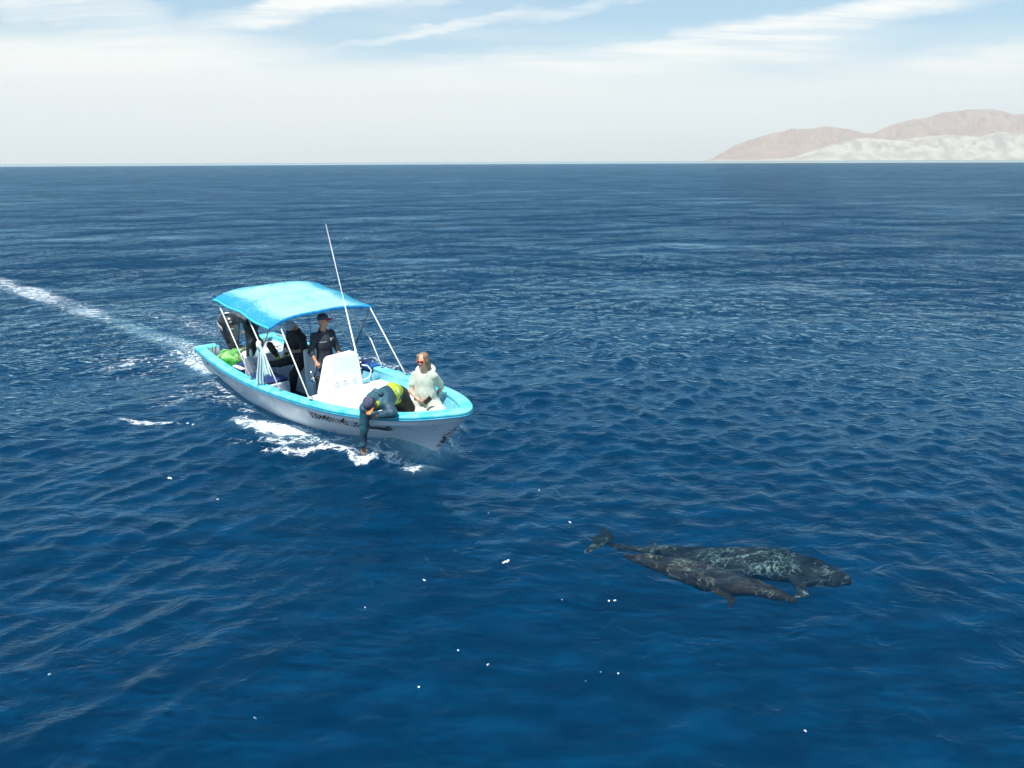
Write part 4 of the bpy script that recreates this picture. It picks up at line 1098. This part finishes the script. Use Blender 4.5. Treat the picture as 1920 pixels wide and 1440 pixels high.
for k in range(9):
    p = Vector((4.16, -.075+k*.0145, 1.475+.001*k)); hit, loc, nrm, _i = sh.ray_cast(p-Vector(bsd)+Vector((.1, 0, 0)), Vector((-1, 0, 0)))
    if hit: q = loc+Vector(bsd); mb.box((q.x+.003, q.y, q.z), (.004, .009, .011+.006*(k % 2)), bev=0)
mb.build('chest_print', M['white'], sh, base=bsd)
mb = MB()
for k, (dy, dz, w_, h_) in enumerate([(.125, .03, .010, .040), (.135, .048, .03, .010), (.15, .03, .010, .036), (.137, .012, .028, .010), (.18, .033, .03, .012), (.205, .035, .014, .016), (.225, .034, .018, .012)]):
    p = Vector((4.3, .02+dy, 1.475+dz)); hit, loc, nrm, _i = sh.ray_cast(p-Vector(bsd), Vector((-1, 0, 0)))
    if hit: q = loc+Vector(bsd); mb.box((q.x+.003, q.y, q.z), (.004, w_, h_), bev=0)
mb.build('chest_emblem', M['white'], sh, base=bsd)
cloth('trousers', [ell(J['pelvis'], (.150, .19, .12), None, .03)]+leg_p(J, 'R', .026)+leg_p(J, 'L', .026), M['denim'], dr, bsd, seed=5, amp=.007)
cap(dr, bsd, J['head'], J['hf'], (-.05, -.12, 1), M['capnavy'], M['capred'])

# ---- 2 the man bent over a handset, sitting against the helm seat
bsp = (3.05, .12, .2)
ph = thing('person', 'person in black and pale grey cap bent over a handset, sitting behind the driver', 'person', bsp, 'people aboard the boat')
J = dict(head=L_(3.15, -.12, 1.655), hf=(-.42, -.42, -.80), hu=(.40, -.62, .66), neck=L_(3.11, -.01, 1.52), chest=L_(3.07, .03, 1.30), belly=L_(3.05, .10, 1.12), pelvis=L_(3.03, .13, .98),
         shR=L_(2.88, -.02, 1.42), elR=L_(2.88, -.14, 1.17), wrR=L_(3.09, -.25, 1.15), shL=L_(3.26, .00, 1.42), elL=L_(3.42, -.04, 1.19), wrL=L_(3.27, -.23, 1.17),
         hpR=L_(2.93, .08, .93), knR=L_(2.63, -.20, .80), anR=L_(2.34, -.42, .76), toR=L_(2.30, -.55, .80),
         hpL=L_(3.13, .06, .93), knL=L_(3.22, -.22, .68), anL=L_(3.10, -.22, .28), toL=L_(3.08, -.36, .225),
         handR=((.75, -.45, .1), (0, .2, 1), 1, .55), handL=((-.75, -.45, .1), (0, .2, 1), -1, .55), pf=(0, -1, .1))
J['ax'] = axes((0, -1, -.35), nv(J['neck']-J['pelvis']))
flesh(ph, J, bsp, M['skin'])
cloth('shirt', torso_p(J, .040)+arm_p(J, 'R', .024, 0)+arm_p(J, 'L', .024, 0)+[cone(J['elL'], J['elL']+(J['wrL']-J['elL'])*.1, .06, .055, .02)], M['blackcloth'], ph, bsp, seed=7, amp=.008)
cloth('trousers', [ell(J['pelvis']-UP*.04, (.19, .15, .12), None, .03)]+leg_p(J, 'R', .024, .95)+leg_p(J, 'L', .024, .95), M['blackcloth'], ph, bsp, seed=8, amp=.008)
for s_ in 'RL': cloth('shoe', foot_p(J, s_, .008), M['black'], ph, bsp, amp=0)
cap(ph, bsp, J['head'], J['hf'], J['hu'], M['capgrey'], M['capnavy'], mb_=M['capnavy'])
hs_ = thing('handset', 'silver handset held in both hands by the person in the grey cap', 'handset', (3.18, -.31, 1.17))
mb = MB(); mb.box((3.18, -.31, 1.20), (.17, .09, .022), rot=Matrix.Rotation(radians(28), 3, 'X'), bev=.008); cs0 = mb.build('casing', M['grey'], hs_, base=(3.18, -.31, 1.17))
mb = MB(); mb.box((3.18, -.305, 1.215), (.13, .055, .006), rot=Matrix.Rotation(radians(28), 3, 'X'), bev=.002); mb.build('screen', M['chrome'], hs_, base=(3.18, -.31, 1.17))

# ---- 3 the person standing at the stern, head under the cloth
bst = (1.42, -.26, .2)
stn = thing('person', 'person in black wetsuit standing at the stern with head hidden under the canopy', 'person', bst, 'people aboard the boat')
J = dict(head=L_(1.42, -0.27, 1.90), hf=(-.72, -.70, .0), hu=(0, 0, 1), neck=L_(1.50, -0.22, 1.70), chest=L_(1.54, -0.21, 1.46), belly=L_(1.53, -0.21, 1.24), pelvis=L_(1.55, -0.19, 1.07),
         shR=L_(1.40, -0.05, 1.60), elR=L_(1.28, 0.05, 1.36), wrR=L_(1.10, -0.11, 1.24), shL=L_(1.68, -0.37, 1.60), elL=L_(1.50, -0.50, 1.74), wrL=L_(1.40, -0.42, 2.02),
         hpR=L_(1.48, -0.13, 1.03), knR=L_(1.44, -0.15, 0.62), anR=L_(1.50, -0.09, 0.28), toR=L_(1.38, -0.21, 0.23),
         hpL=L_(1.61, -0.27, 1.03), knL=L_(1.56, -0.33, 0.62), anL=L_(1.60, -0.31, 0.28), toL=L_(1.48, -0.43, 0.23),
         handR=((-.7, -.5, -.2), (-.2, 0, -1), 1, .4), handL=((-.1, -.1, 1), (.6, .6, 0), -1, .9))
J['ax'] = axes((-.72, -.70, 0), UP)
flesh(stn, J, bst, M['skin'])
cloth('wetsuit', torso_p(J, .036)+arm_p(J, 'R', .022, .9)+[cone(J['shL'], J['shL']*.6+J['elL']*.4, .085, .075, .03)]+leg_p(J, 'R', .032, .93)+leg_p(J, 'L', .032, .93)+
      [ell(J['pelvis']+L_(.07, .06, -.03), (.12, .12, .12), None, .05)], M['wetsuit'], stn, bst, amp=.004, seed=12)
cloth('sleeve', [cone(J['shL']*.6+J['elL']*.4, J['elL'], .072, .066, .02), cone(J['elL'], J['wrL'], .065, .052, .02)], M['wetgrey'], stn, bst, amp=.004, seed=13)
mesh('hair', *sdf_mesh([ell(J['head']+L_(.015, .015, .045), (.09, .10, .09))], .012), M['hairdark'], stn, base=bst)

# ---- 4 the person leaning over the side with an arm down to the water
bsl = (6.95, -.45, deckz(6.9))
ln = thing('person', 'person in teal jacket and yellow vest kneeling at the bow, reaching down to the water', 'person', bsl, 'people aboard the boat')
DZ = deckz(6.9)
hd4 = bz(678, 856, .05)  # only to keep the hand over the water seen beside the hull
J = dict(head=L_(7.30, -1.17, 1.25), hf=(.34, -.46, -.82), hu=(.12, -.74, .60), neck=L_(7.21, -1.04, 1.28), chest=L_(7.18, -.84, 1.24), belly=L_(7.07, -.61, 1.235), pelvis=L_(6.97, -.42, 1.15),
         shR=L_(7.10, -1.13, 1.13), elR=L_(7.07, -1.17, .79), wrR=L_(7.03, -1.18, .49), shL=L_(7.34, -.93, 1.22), elL=L_(7.52, -.93, 1.10), wrL=L_(7.36, -1.08, 1.06),
         hpR=L_(6.88, -.44, 1.07), knR=L_(6.84, -.32, DZ+.12), anR=L_(6.48, -.24, DZ+.11), toR=L_(6.36, -.22, DZ+.09),
         hpL=L_(7.05, -.35, 1.07), knL=L_(7.00, -.15, DZ+.12), anL=L_(6.64, -.05, DZ+.11), toL=L_(6.52, -.03, DZ+.09),
         handR=((-.05, -.04, -1), (.6, -.6, 0), -1, .22), handL=((-.8, -.5, -.15), (0, .1, -1), 1, .7), bend=True, pf=(.05, -.25, -.95))
J['ax'] = axes((.05, -.25, -1), nv(J['neck']-J['pelvis']))
flesh(ln, J, bsl, M['skin'])
c_, b_, n_ = J['chest'], J['belly'], J['neck']
jk = [ell(c_, (.20, .15, .20), (J['ax'][0], J['ax'][1], nv(n_-J['pelvis'])), .04), cone(c_, b_*.6+J['pelvis']*.4, .165, .16, .04), cone(J['shR'], J['shL'], .095, .095, .05), cone(c_, n_, .13, .10, .05)]+arm_p(J, 'R', .026, .92)+arm_p(J, 'L', .028, .80)+[cone(n_+L_(-.10, -.02, .02), n_+L_(-.03, .05, .10), .05, .055, .03), cone(n_+L_(-.03, .05, .10), n_+L_(.08, .07, .08), .055, .05, .03)]
jk += [cone(J['elR']+(J['wrR']-J['elR'])*.86, J['elR']+(J['wrR']-J['elR'])*.93, .062, .060, .01)]
cloth('jacket', jk, M['teal'], ln, bsl, vox=.009, amp=.020, sc=2.6, seed=21)
cu_ = J['elR']+(J['wrR']-J['elR'])*.93
mb = MB(); mb.tube([cu_+(J['elR']-cu_)*.0, cu_+(J['wrR']-cu_)*.55], [.058, .05], 14); mb.build('cuff', M['black'], ln, True, bsl)
cloth('vest', [cone(J['chest']*.35+J['belly']*.65, J['belly'], .168, .160, .03), cone(J['belly'], J['pelvis']*.45+J['belly']*.55, .158, .160, .03),
      cone(J['neck']+L_(.05, -.02, -.07), J['chest']+L_(.14, -.04, -.05), .075, .06, .02), cone(J['neck']+L_(-.05, -.05, -.06), J['chest']+L_(-.12, -.06, -.05), .07, .06, .02)], M['hivis'], ln, bsl, amp=.022, sc=2.0, seed=23)
mb = MB()
for a in (.42,): 
    p = J['chest']*(1-a)+J['pelvis']*a; mb.tube([p+J['ax'][0]*(.0+.19*sin(q))+np.cross(J['ax'][0], nv(J['chest']-J['pelvis']))*0-J['ax'][1]*.19*cos(q) for q in np.linspace(-1.2, 1.2, 9)], .012, 6)
mb.v and mb.build('reflective_band', M['boxwhite'], ln, True, bsl)
cloth('trousers', [ell(J['pelvis']+L_(.0, .03, -.02), (.175, .165, .160), None, .03), cone(J['pelvis'], J['pelvis']*.6+J['belly']*.4, .165, .160, .03)]+leg_p(J, 'R', .030)+leg_p(J, 'L', .030), M['trouser'], ln, bsl, amp=.020, sc=2.0, seed=24)
for s_ in 'RL': cloth('shoe', foot_p(J, s_, .008), M['black'], ln, bsl, amp=0)
mesh('hair', *sdf_mesh([ell(J['head']+nv(J['hu'])*.02-nv(J['hf'])*.03, (.086, .086, .086))], .01), M['hairdark'], ln, base=bsl)
cap(ln, bsl, J['head'], J['hf'], J['hu'], M['capslate'], M['caporange'], brim=.085, mb_=M['capslate'])

# ---- 5 the woman seated at the bow
bsw = (7.06, .12, deckz(7.0))
wm = thing('person', 'person seated at the bow in sage hooded poncho and red sunglasses, holding a phone', 'person', bsw, 'people aboard the boat')
WZ = deckz(7.0)
J = dict(head=L_(7.040, 0.090, 1.645), hf=(.36, -.91, -.12), hu=(.0, -.1, 1), neck=L_(7.010, 0.130, 1.470), chest=L_(6.990, 0.150, 1.225), belly=L_(6.980, 0.170, 1.035), pelvis=L_(6.97, .20, WZ+.15),
         shR=L_(6.820, 0.080, 1.350), elR=L_(6.850, -0.040, 1.085), wrR=L_(7.090, -0.040, 0.965), shL=L_(7.160, 0.220, 1.370), elL=L_(7.12, .40, 1.12), wrL=L_(6.98, .42, .97),
         hpR=L_(6.94, .14, WZ+.13), knR=L_(6.96, -.13, WZ+.12), anR=L_(7.22, -.08, WZ+.08), toR=L_(7.34, -.06, WZ+.07),
         hpL=L_(7.12, .22, WZ+.13), knL=L_(7.42, .10, WZ+.13), anL=L_(7.16, .02, WZ+.08), toL=L_(7.04, -.02, WZ+.07),
         handR=((.93, -.10, .22), (.1, .2, .95), 1, .5), handL=((-.2, .2, -.9), (0, 1, 0), -1, .3))
J['ax'] = axes((.42, -.9, 0), UP)
flesh(wm, J, bsw, M['skinf'])
lw, fw_, uw = J['ax']; C0 = lambda a, b, z: L_(7.0+lw[0]*a*1.06+fw_[0]*b, .15+lw[1]*a*1.06+fw_[1]*b, z+.06)
pc = [ell(C0(0, 0, 1.20), (.185, .135, .18), (lw, fw_, uw), .05), cone(C0(0, .01, 1.18), C0(0, .03, .98), .165, .185, .05, (fw_, .85)), cone(C0(0, .03, .98), J['pelvis']+L_(0, 0, -.03), .185, .225, .05, (fw_, .95)),
      cone(C0(-.12, 0, 1.315), C0(.12, 0, 1.325), .062, .062, .05), cone(J['shR'], J['shR']*.42+J['elR']*.58, .066, .072, .03), cone(J['shL'], J['shL']*.25+J['elL']*.75, .066, .070, .03),
      cone(J['hpR'], J['knR'], .13, .11, .05), cone(J['hpL'], J['knL'], .13, .105, .05), cone(J['knR'], L_(7.20, -.07, WZ+.08), .105, .085, .05), cone(J['knL'], L_(7.18, -.02, WZ+.08), .10, .085, .05),
      ell(C0(0, .05, 1.43), (.075, .075, .065), None, .012, '-')]
def wfold(Q):
    a = np.arctan2(Q[:, 1]-.14, Q[:, 0]-7.04)
    return .010*np.sin(a*11+3*np.sin(Q[:, 2]*6))*np.clip((1.32-Q[:, 2])*3, 0, 1)+.005*wob(Q, 2.6, 31, 3)
V, Fc = sdf_mesh(pc, .008, wfold); mesh('poncho', V, Fc, M['sage'], wm, base=bsw)
hd = []
for k in range(13):
    a = -.35+k/12*(pi+.7); p = C0(.118*cos(a), -.02-.085*sin(a), 1.375+.045*sin(a)); hd.append(p)
hp_ = [cone(hd[k], hd[k+1], .045+.022*sin(pi*k/12), .045+.022*sin(pi*(k+1)/12), .02) for k in range(12)]
hp_ += [cone(hd[0], C0(.04, .10, 1.33), .03, .02, .02), cone(hd[12], C0(-.04, .10, 1.33), .03, .02, .02)]
cloth('hood', hp_, M['creamhood'], wm, bsw, amp=.008, seed=33)
l, f, u = axes(J['hf'], J['hu']); c = J['head']; at3 = lambda a, b, d: c+l*a+f*b+u*d
hr = [ell(at3(0, -.030, .042), (.090, .095, .088), (l, f, u), .02), ell(at3(0, -.055, -.03), (.082, .060, .085), (l, f, u), .03)]
for sd_ in (1, -1):
    hr += [cone(at3(.062*sd_, .028, .085), at3(.082*sd_, .012, .0), .030, .028, .02), cone(at3(.082*sd_, .012, .0), at3(.088*sd_, -.01, -.10), .028, .022, .02), cone(at3(.085*sd_, -.02, -.06), at3(.095*sd_, -.03, -.145), .028, .014, .02)]
hr += [ell(at3(0, .11, -.005), (.062, .07, .075), (l, f, u), .015, '-')]
V, Fc = sdf_mesh(hr, .006, lambda Q: .0035*np.sin(((Q-c)@l)*260+6*np.sin(((Q-c)@u)*22))+.003*wob(Q, 8, 35, 2)); mesh('hair', V, Fc, M['hair'], wm, base=bsw)
mb = MB()
for sd_ in (1, -1):
    p = at3(.031*sd_, .101, .006); mb.tube([p+l*(.0275*cos(q))+u*(.022*sin(q))-f*.010*abs(cos(q)*1.0 if cos(q)*sd_ > 0 else 0) for q in np.linspace(0, 2*pi, 17)], .0045, 6)
    mb.tube([at3(.058*sd_, .092, .012), at3(.076*sd_, .06, .012), at3(.08*sd_, .0, .008)], .004, 6)
mb.tube([at3(.008, .108, .01), at3(-.008, .108, .01)], .0045, 6)
gl_ = mb.build('sunglasses', M['glassred'], wm, True, bsw)
for sd_ in (1, -1):
    mb = MB(); mb.lathe(at3(.031*sd_, .098, .006), [(.027, 0), (.024, .004), (.004, .006)], 16, axis=f, xdir=l, sy=.8); mb.build('lens', M['lens'], gl_, True, bsw)
mb = MB(); mb.tube([at3(-.022, .088, -.055), at3(-.01, .093, -.058), at3(.01, .093, -.058), at3(.022, .088, -.055)], [.002, .0045, .0045, .002], 6); mb.build('lips', M['lip'], wm, True, bsw)
pp = L_(7.32, -.07, 1.04); fl_ = thing('phone', 'dark phone held in the hand of the person in the sage poncho', 'phone', pp)
Lx = nv((.50, .49, .71)); Nz = np.array([.45, -.80, .40]); Nz = nv(Nz-Lx*np.dot(Nz, Lx)); Wy = np.cross(Nz, Lx); R3 = Matrix([[Lx[i], Wy[i], Nz[i]] for i in range(3)])
mb = MB(); mb.box(pp, (.155, .078, .009), rot=R3, bev=.004); cs1 = mb.build('casing', M['black'], fl_, base=pp)
mb = MB(); mb.box(Vector(pp)+R3 @ Vector((0, 0, .0055)), (.145, .070, .002), rot=R3); mb.build('screen', M['cowl'], fl_, base=pp)

# ================================================================== loose things aboard
bb = bz(432, 676, .60); bb = L_(float(bb[0]), float(bb[1]), .49)
bg_ = thing('bag', 'crumpled green and pale green bag lying on the stern deck', 'bag', bb)
def bagd(Q): return .050*np.abs(wob(Q, 1.5, 41, 3))-.02+.03*np.abs(wob(Q, 3.4, 44, 2))
V, Fc = sdf_mesh([ell(bb+L_(0, .04, .15), (.31, .22, .17), None, .05), ell(bb+L_(.20, -.02, .13), (.22, .20, .15), None, .05), cone(bb+L_(-.22, 0, .20), bb+L_(-.40, -.06, .14), .12, .05, .05), cone(bb+L_(.1, .1, .28), bb+L_(.2, .18, .34), .1, .05, .05)], .011, bagd)
mesh('sack', V, Fc, M['green'], bg_, base=bb)
fb = L_(2.02, .16, .76)
fn_ = thing('diving_fins', 'pair of black and yellow diving fins standing on the gear locker', 'fins', fb)
for q_, (s0, v0, lean) in enumerate(((2.05, .02, -.10), (2.10, .20, .12))):
    top = L_(s0+lean*.4+.08, v0+lean*1.2, 1.08); bot = L_(2.28, .02, .70); d = nv(bot-top); w3 = nv(np.cross(d, (1, .2, 0)))
    V, Fc = sdf_mesh([cone(top, top+d*.15, .075, .068, .03), cone(top+d*.1, top+d*.26, .066, .05, .03, ((1, 0, 0), .6)), ell(top+L_(-.02, 0, .02), (.04, .035, .03), None, .01, '-')], .008)
    f_ = mesh('foot_pocket', V, Fc, M['black'], fn_, base=fb)
    V, Fc = sdf_mesh([cone(top+d*.18, bot, .085, .032, .01, ((1, 0, 0), .16))], .007); mesh('blade', V, Fc, M['finyellow'], fn_, base=fb)
    mb = MB(); mb.tube([top+w3*.05, top+L_(-.06, 0, .07), top-w3*.05], .008, 6); mb.build('strap', M['grey'], f_, True, fb)
tb = L_(2.14, .36, .76)
tq = thing('dry_bag', 'turquoise bag on the gear locker behind the fins', 'bag', tb)
V, Fc = sdf_mesh([ell(tb+L_(0, .06, .09), (.12, .12, .10), None, .04), ell(tb+L_(.04, -.04, .13), (.06, .07, .05), None, .04)], .011, lambda Q: .012*wob(Q, 3, 51, 3)); mesh('sack', V, Fc, M['tealbag'], tq, base=tb)
# towel tied round the near middle pole
def on_pole(t_): a = L_(3.24, -1.1, 2.11); b = L_(4.36, -1.12, .78); return a+(b-a)*t_
k0 = bv(485, 643, -1.10); kt = on_pole((2.11-float(k0[2]))/1.33)
tw = thing('towel', 'pale blue towel knotted round a canopy pole and hanging to the near gunwale', 'towel', kt)
e1 = bv(490, 722, -1.16); e2 = bv(505, 703, -1.10); V = []; Fc = []
def drape(top, bot, w0, w1, nf, ph, side):
    b0 = len(V); nu, nw = 18, 26
    sd3 = nv(np.array([.72, -.69, 0]) if side is None else side); dep = nv(np.cross(sd3, bot-top))
    for a in range(nu+1):
        t_ = a/nu; c_ = top+(bot-top)*t_+dep*.02*sin(t_*5); w_ = w0+(w1-w0)*t_**.7
        for b in range(nw+1):
            q = b/nw*2-1; fo = (.012+.022*t_)*sin(q*nf+ph+1.2*sin(t_*3))
            V.append(tuple(c_+np.array([.62, .76, 0])*0+np.array([.68, .10, 0])*0+np.cross(UP, nv(np.array([.86, -.5, 0])))*q*w_+np.array([.86, -.5, 0])*(fo+.01)+UP*(.02*sin(q*4+ph)*t_)))
    for a in range(nu):
        for b in range(nw): k = b0+a*(nw+1)+b; Fc.append((k, k+1, k+nw+2, k+nw+1))
drape(kt+L_(0, 0, .01), e1, .03, .065, 7, .3, None); drape(kt+L_(.03, -.02, .0), e2, .02, .06, 6, 2.0, None); drape(kt+L_(.02, -.03, .02), kt+L_(-.05, -.02, -.28), .03, .045, 5, 1.0, None)
cl_ = mesh('cloth', V, Fc, M['towel'], tw, base=kt); so = cl_.modifiers.new('s', 'SOLIDIFY'); so.thickness = .006
mesh('knot', *sdf_mesh([ell(kt, (.05, .05, .06), None, .03), ell(kt+L_(.03, -.03, -.05), (.035, .04, .05), None, .03)], .008, lambda Q: .006*wob(Q, 5, 55, 2)), M['creamhood'], tw, base=kt)
r0 = L_(3.2, .98, .60); rod = thing('fishing_rod', 'thin black fishing rod standing upright at the far gunwale behind the driver', 'fishing rod', r0)
p1 = bv(585, 668, .98); p2 = bv(581, 583, .98)
mb = MB(); mb.tube([p1-L_(0, 0, .25), p1+L_(0, 0, .1)], [.016, .014], 8); mb.build('grip', M['black'], rod, True, base=r0)
mb = MB(); mb.tube([p1, p1*.4+p2*.6, p2+L_(0, 0, .25)], [.009, .006, .003], 6); mb.build('blank', M['black'], rod, True, base=r0)
rod.location = b2w(r0)
pt = bs(470, 655, 1.95); pt[2] = .885
bt = thing('bottle', 'small pale bottle standing on the bench back beside the towel', 'bottle', pt)
mb = MB(); mb.lathe(pt, [(.026, 0), (.03, .01), (.03, .10), (.022, .13), (.010, .155)], 14); bo_ = mb.build('flask', M['gel'], bt, True, base=pt)
mb = MB(); mb.lathe(pt+L_(0, 0, .155), [(.012, 0), (.012, .02), (.004, .025)], 12); mb.build('stopper', M['tan'], bt, True, base=pt)

# ================================================================== the whales under the surface
def wcol(name, seed, pale, dark, bits):
    m = bpy.data.materials.new(name); m.use_nodes = True; t = NT(m.node_tree); b = t.n['Principled BSDF']
    oc = t.new('ShaderNodeTexCoord').outputs['Object']; mp = t.mapping(oc, (1, 1.6, 1), loc=(seed, 0, 0))
    n1 = t.noise(mp, 2.6, 5, .68, 1.1); n2 = t.noise(mp, 11, 5, .75, 2.2); n3 = t.noise(mp, 1.9, 3, .55, .8)
    f1 = t.sstep(n1, .46, .66); f2 = t.sstep(n2, .54, .74)
    c = t.mixc(f1, dark, tuple(x*2.6+.010 for x in dark)); c = t.mixc(t.math('MULTIPLY', f2, t.math('ADD', .10, t.math('MULTIPLY', t.sstep(n3, .49, .60), .90))), c, pale)
    rg = t.math('ABSOLUTE', t.math('SUBTRACT', t.noise(mp, 2.1, 4, .6, 2.2), .5))
    nz_ = t.math('MULTIPLY', t.sstep(rg, .022, .0), t.sstep(n3, .46, .60)); c = t.mixc(t.math('MULTIPLY', nz_, .4), c, bits)
    t.lk(c, b.inputs['Base Color']); b.inputs['Roughness'].default_value = .6; b.inputs['Specular IOR Level'].default_value = .08; return m
def wp(x, y, z): return un(x, y, z)
def rag(sd, a=.024): return lambda Q: a*wob(Q, 1.3, sd, 4)
zb = -.36
A = [wp(1137, 1019, zb), wp(1160, 1026, zb), wp(1200, 1031, zb), wp(1255, 1038, zb), wp(1320, 1048, zb), wp(1395, 1055, zb), wp(1460, 1060, zb), wp(1520, 1072, zb), wp(1560, 1083, zb), wp(1588, 1090, zb)]
RA = [.030, .045, .065, .130, .190, .230, .245, .215, .14, .05]
fz = ((0, 0, 1), .82)
P = [cone(A[i], A[i+1], RA[i], RA[i+1], .03, fz) for i in range(9)]
A[0][2] += .10; A[1][2] += .06
fl1, fl2 = wp(1130, 991, zb+.10), wp(1098, 1035, zb+.10)
P += [cone(A[0], fl1, .095, .055, .03, ((0, 0, 1), .30)), cone(A[0], fl2, .095, .045, .03, ((0, 0, 1), .30)), cone(A[0]+(fl1-A[0])*.5, wp(1110, 1014, zb+.1), .07, .05, .03, ((0, 0, 1), .28))]
dfb = wp(1232, 1034, zb+.08); P += [cone(dfb, wp(1222, 1012, zb+.12), .05, .022, .03, ((.4, .9, 0), .4))]                       # small back fin
P += [cone(wp(1490, 1082, zb-.02), wp(1505, 1112, zb-.16), .11, .075, .05, ((0, 0, 1), .4)), cone(wp(1505, 1112, zb-.16), wp(1488, 1122, zb-.2), .075, .03, .03, ((0, 0, 1), .4))]
P += [cone(wp(1560, 1078, zb+.06), wp(1586, 1080, zb+.03), .045, .02, .03)]
P += [cone(wp(1395, 1046, zb+.1), wp(1380, 1034, zb+.12), .04, .02, .03)]
oA = A[5].copy()
w1 = mesh('whale', *sdf_mesh(P, .017, rag(61)), wcol('whale_skin', 1.3, (.46, .52, .42), (.006, .006, .005), (.50, .62, .55)), base=oA); w1.location = oA
tag(w1, 'larger mottled whale under the surface, tail flukes spread and head farthest from the boat', 'whale', 'whales swimming under the surface')
zc_ = -.31
B2 = [wp(1172, 1043, zc_-.05), wp(1215, 1052, zc_), wp(1265, 1066, zc_), wp(1320, 1082, zc_), wp(1370, 1095, zc_), wp(1412, 1102, zc_), wp(1448, 1112, zc_), wp(1487, 1126, zc_)]
RB = [.040, .105, .165, .195, .175, .115, .085, .040]
P = [cone(B2[i], B2[i+1], RB[i], RB[i+1], .03, fz) for i in range(7)]
P += [cone(wp(1340, 1108, zc_-.03), wp(1372, 1124, zc_-.08), .06, .05, .03, ((0, 0, 1), .4)), cone(wp(1372, 1124, zc_-.08), wp(1366, 1140, zc_-.1), .045, .03, .02, ((0, 0, 1), .4)), cone(wp(1366, 1130, zc_-.1), wp(1345, 1131, zc_-.12), .03, .015, .02, ((0, 0, 1), .4))]
P += [cone(wp(1290, 1092, zc_-.04), wp(1280, 1089, zc_-.08), .04, .02, .02), cone(wp(1185, 1043, zc_-.05), wp(1165, 1036, zc_-.05), .05, .02, .02, ((0, 0, 1), .3))]
oB = B2[3].copy()
w2 = mesh('whale', *sdf_mesh(P, .014, rag(67, .020)), wcol('young_whale_skin', 7.1, (.46, .38, .24), (.016, .010, .006), (.55, .50, .34)), base=oB); w2.location = oB
tag(w2, 'smaller brownish whale with a long narrow snout swimming alongside, nearer the camera', 'whale', 'whales swimming under the surface')

# ================================================================== white flecks for sun glints, and spray
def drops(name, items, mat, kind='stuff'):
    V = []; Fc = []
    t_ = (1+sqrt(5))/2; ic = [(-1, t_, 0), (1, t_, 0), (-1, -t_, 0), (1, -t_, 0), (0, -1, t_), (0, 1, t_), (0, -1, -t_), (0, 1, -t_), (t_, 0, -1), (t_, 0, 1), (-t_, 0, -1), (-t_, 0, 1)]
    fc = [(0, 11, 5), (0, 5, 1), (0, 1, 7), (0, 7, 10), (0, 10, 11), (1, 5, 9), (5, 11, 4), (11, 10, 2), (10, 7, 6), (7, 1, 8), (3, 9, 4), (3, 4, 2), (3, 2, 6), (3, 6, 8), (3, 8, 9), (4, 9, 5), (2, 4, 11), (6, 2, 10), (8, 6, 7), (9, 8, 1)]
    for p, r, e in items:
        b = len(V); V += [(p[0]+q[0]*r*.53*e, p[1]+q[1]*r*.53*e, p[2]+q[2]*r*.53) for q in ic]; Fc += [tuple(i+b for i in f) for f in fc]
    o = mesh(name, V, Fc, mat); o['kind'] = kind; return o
wt = pmat('fleck_white', (.82, .85, .86), .6, .03, 20)
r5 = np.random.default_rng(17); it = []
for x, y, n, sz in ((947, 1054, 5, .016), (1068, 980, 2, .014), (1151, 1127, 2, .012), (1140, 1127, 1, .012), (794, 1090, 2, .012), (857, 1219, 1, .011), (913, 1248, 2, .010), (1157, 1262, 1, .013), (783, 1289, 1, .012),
                 (476, 1348, 2, .010), (90, 1264, 2, .012), (1507, 1372, 2, .010), (318, 897, 3, .018), (407, 935, 2, .012), (1052, 1123, 1, .009), (915, 962, 1, .009), (683, 1139, 1, .009), (1096, 1277, 1, .006), (352, 795, 2, .02), (362, 796, 2, .018), (1010, 920, 1, .01), (1124, 1262, 1, .006)):  # sun glints on the water, built as tiny white blobs
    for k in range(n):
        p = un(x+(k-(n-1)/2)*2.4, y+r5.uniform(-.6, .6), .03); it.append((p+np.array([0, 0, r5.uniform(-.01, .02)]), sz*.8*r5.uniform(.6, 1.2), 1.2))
# spray thrown up at the stem and along the near bow
def spray(x0, y0, x1, y1, n, up, spread, rmax):
    for k in range(n):
        t_ = r5.random(); p = un(x0+(x1-x0)*t_, y0+(y1-y0)*t_, .03); q = r5.exponential(.35)
        it.append((p+np.array([r5.normal()*spread, r5.normal()*spread*.8, min(q, 1.4)*up*r5.random()+.04]), rmax*r5.uniform(.25, 1), 1))
it2 = list(it)
spray(842, 812, 815, 840, 900, .42, .09, .012); spray(846, 806, 835, 822, 300, .34, .10, .010)
spray(820, 842, 700, 856, 700, .22, .09, .008); spray(660, 850, 700, 855, 120, .06, .05, .009); spray(480, 800, 600, 826, 160, .08, .14, .010); spray(372, 680, 392, 700, 120, .15, .12, .012); spray(345, 650, 380, 672, 140, .18, .15, .014)
drops('glint_flecks_and_spray', it, wt)
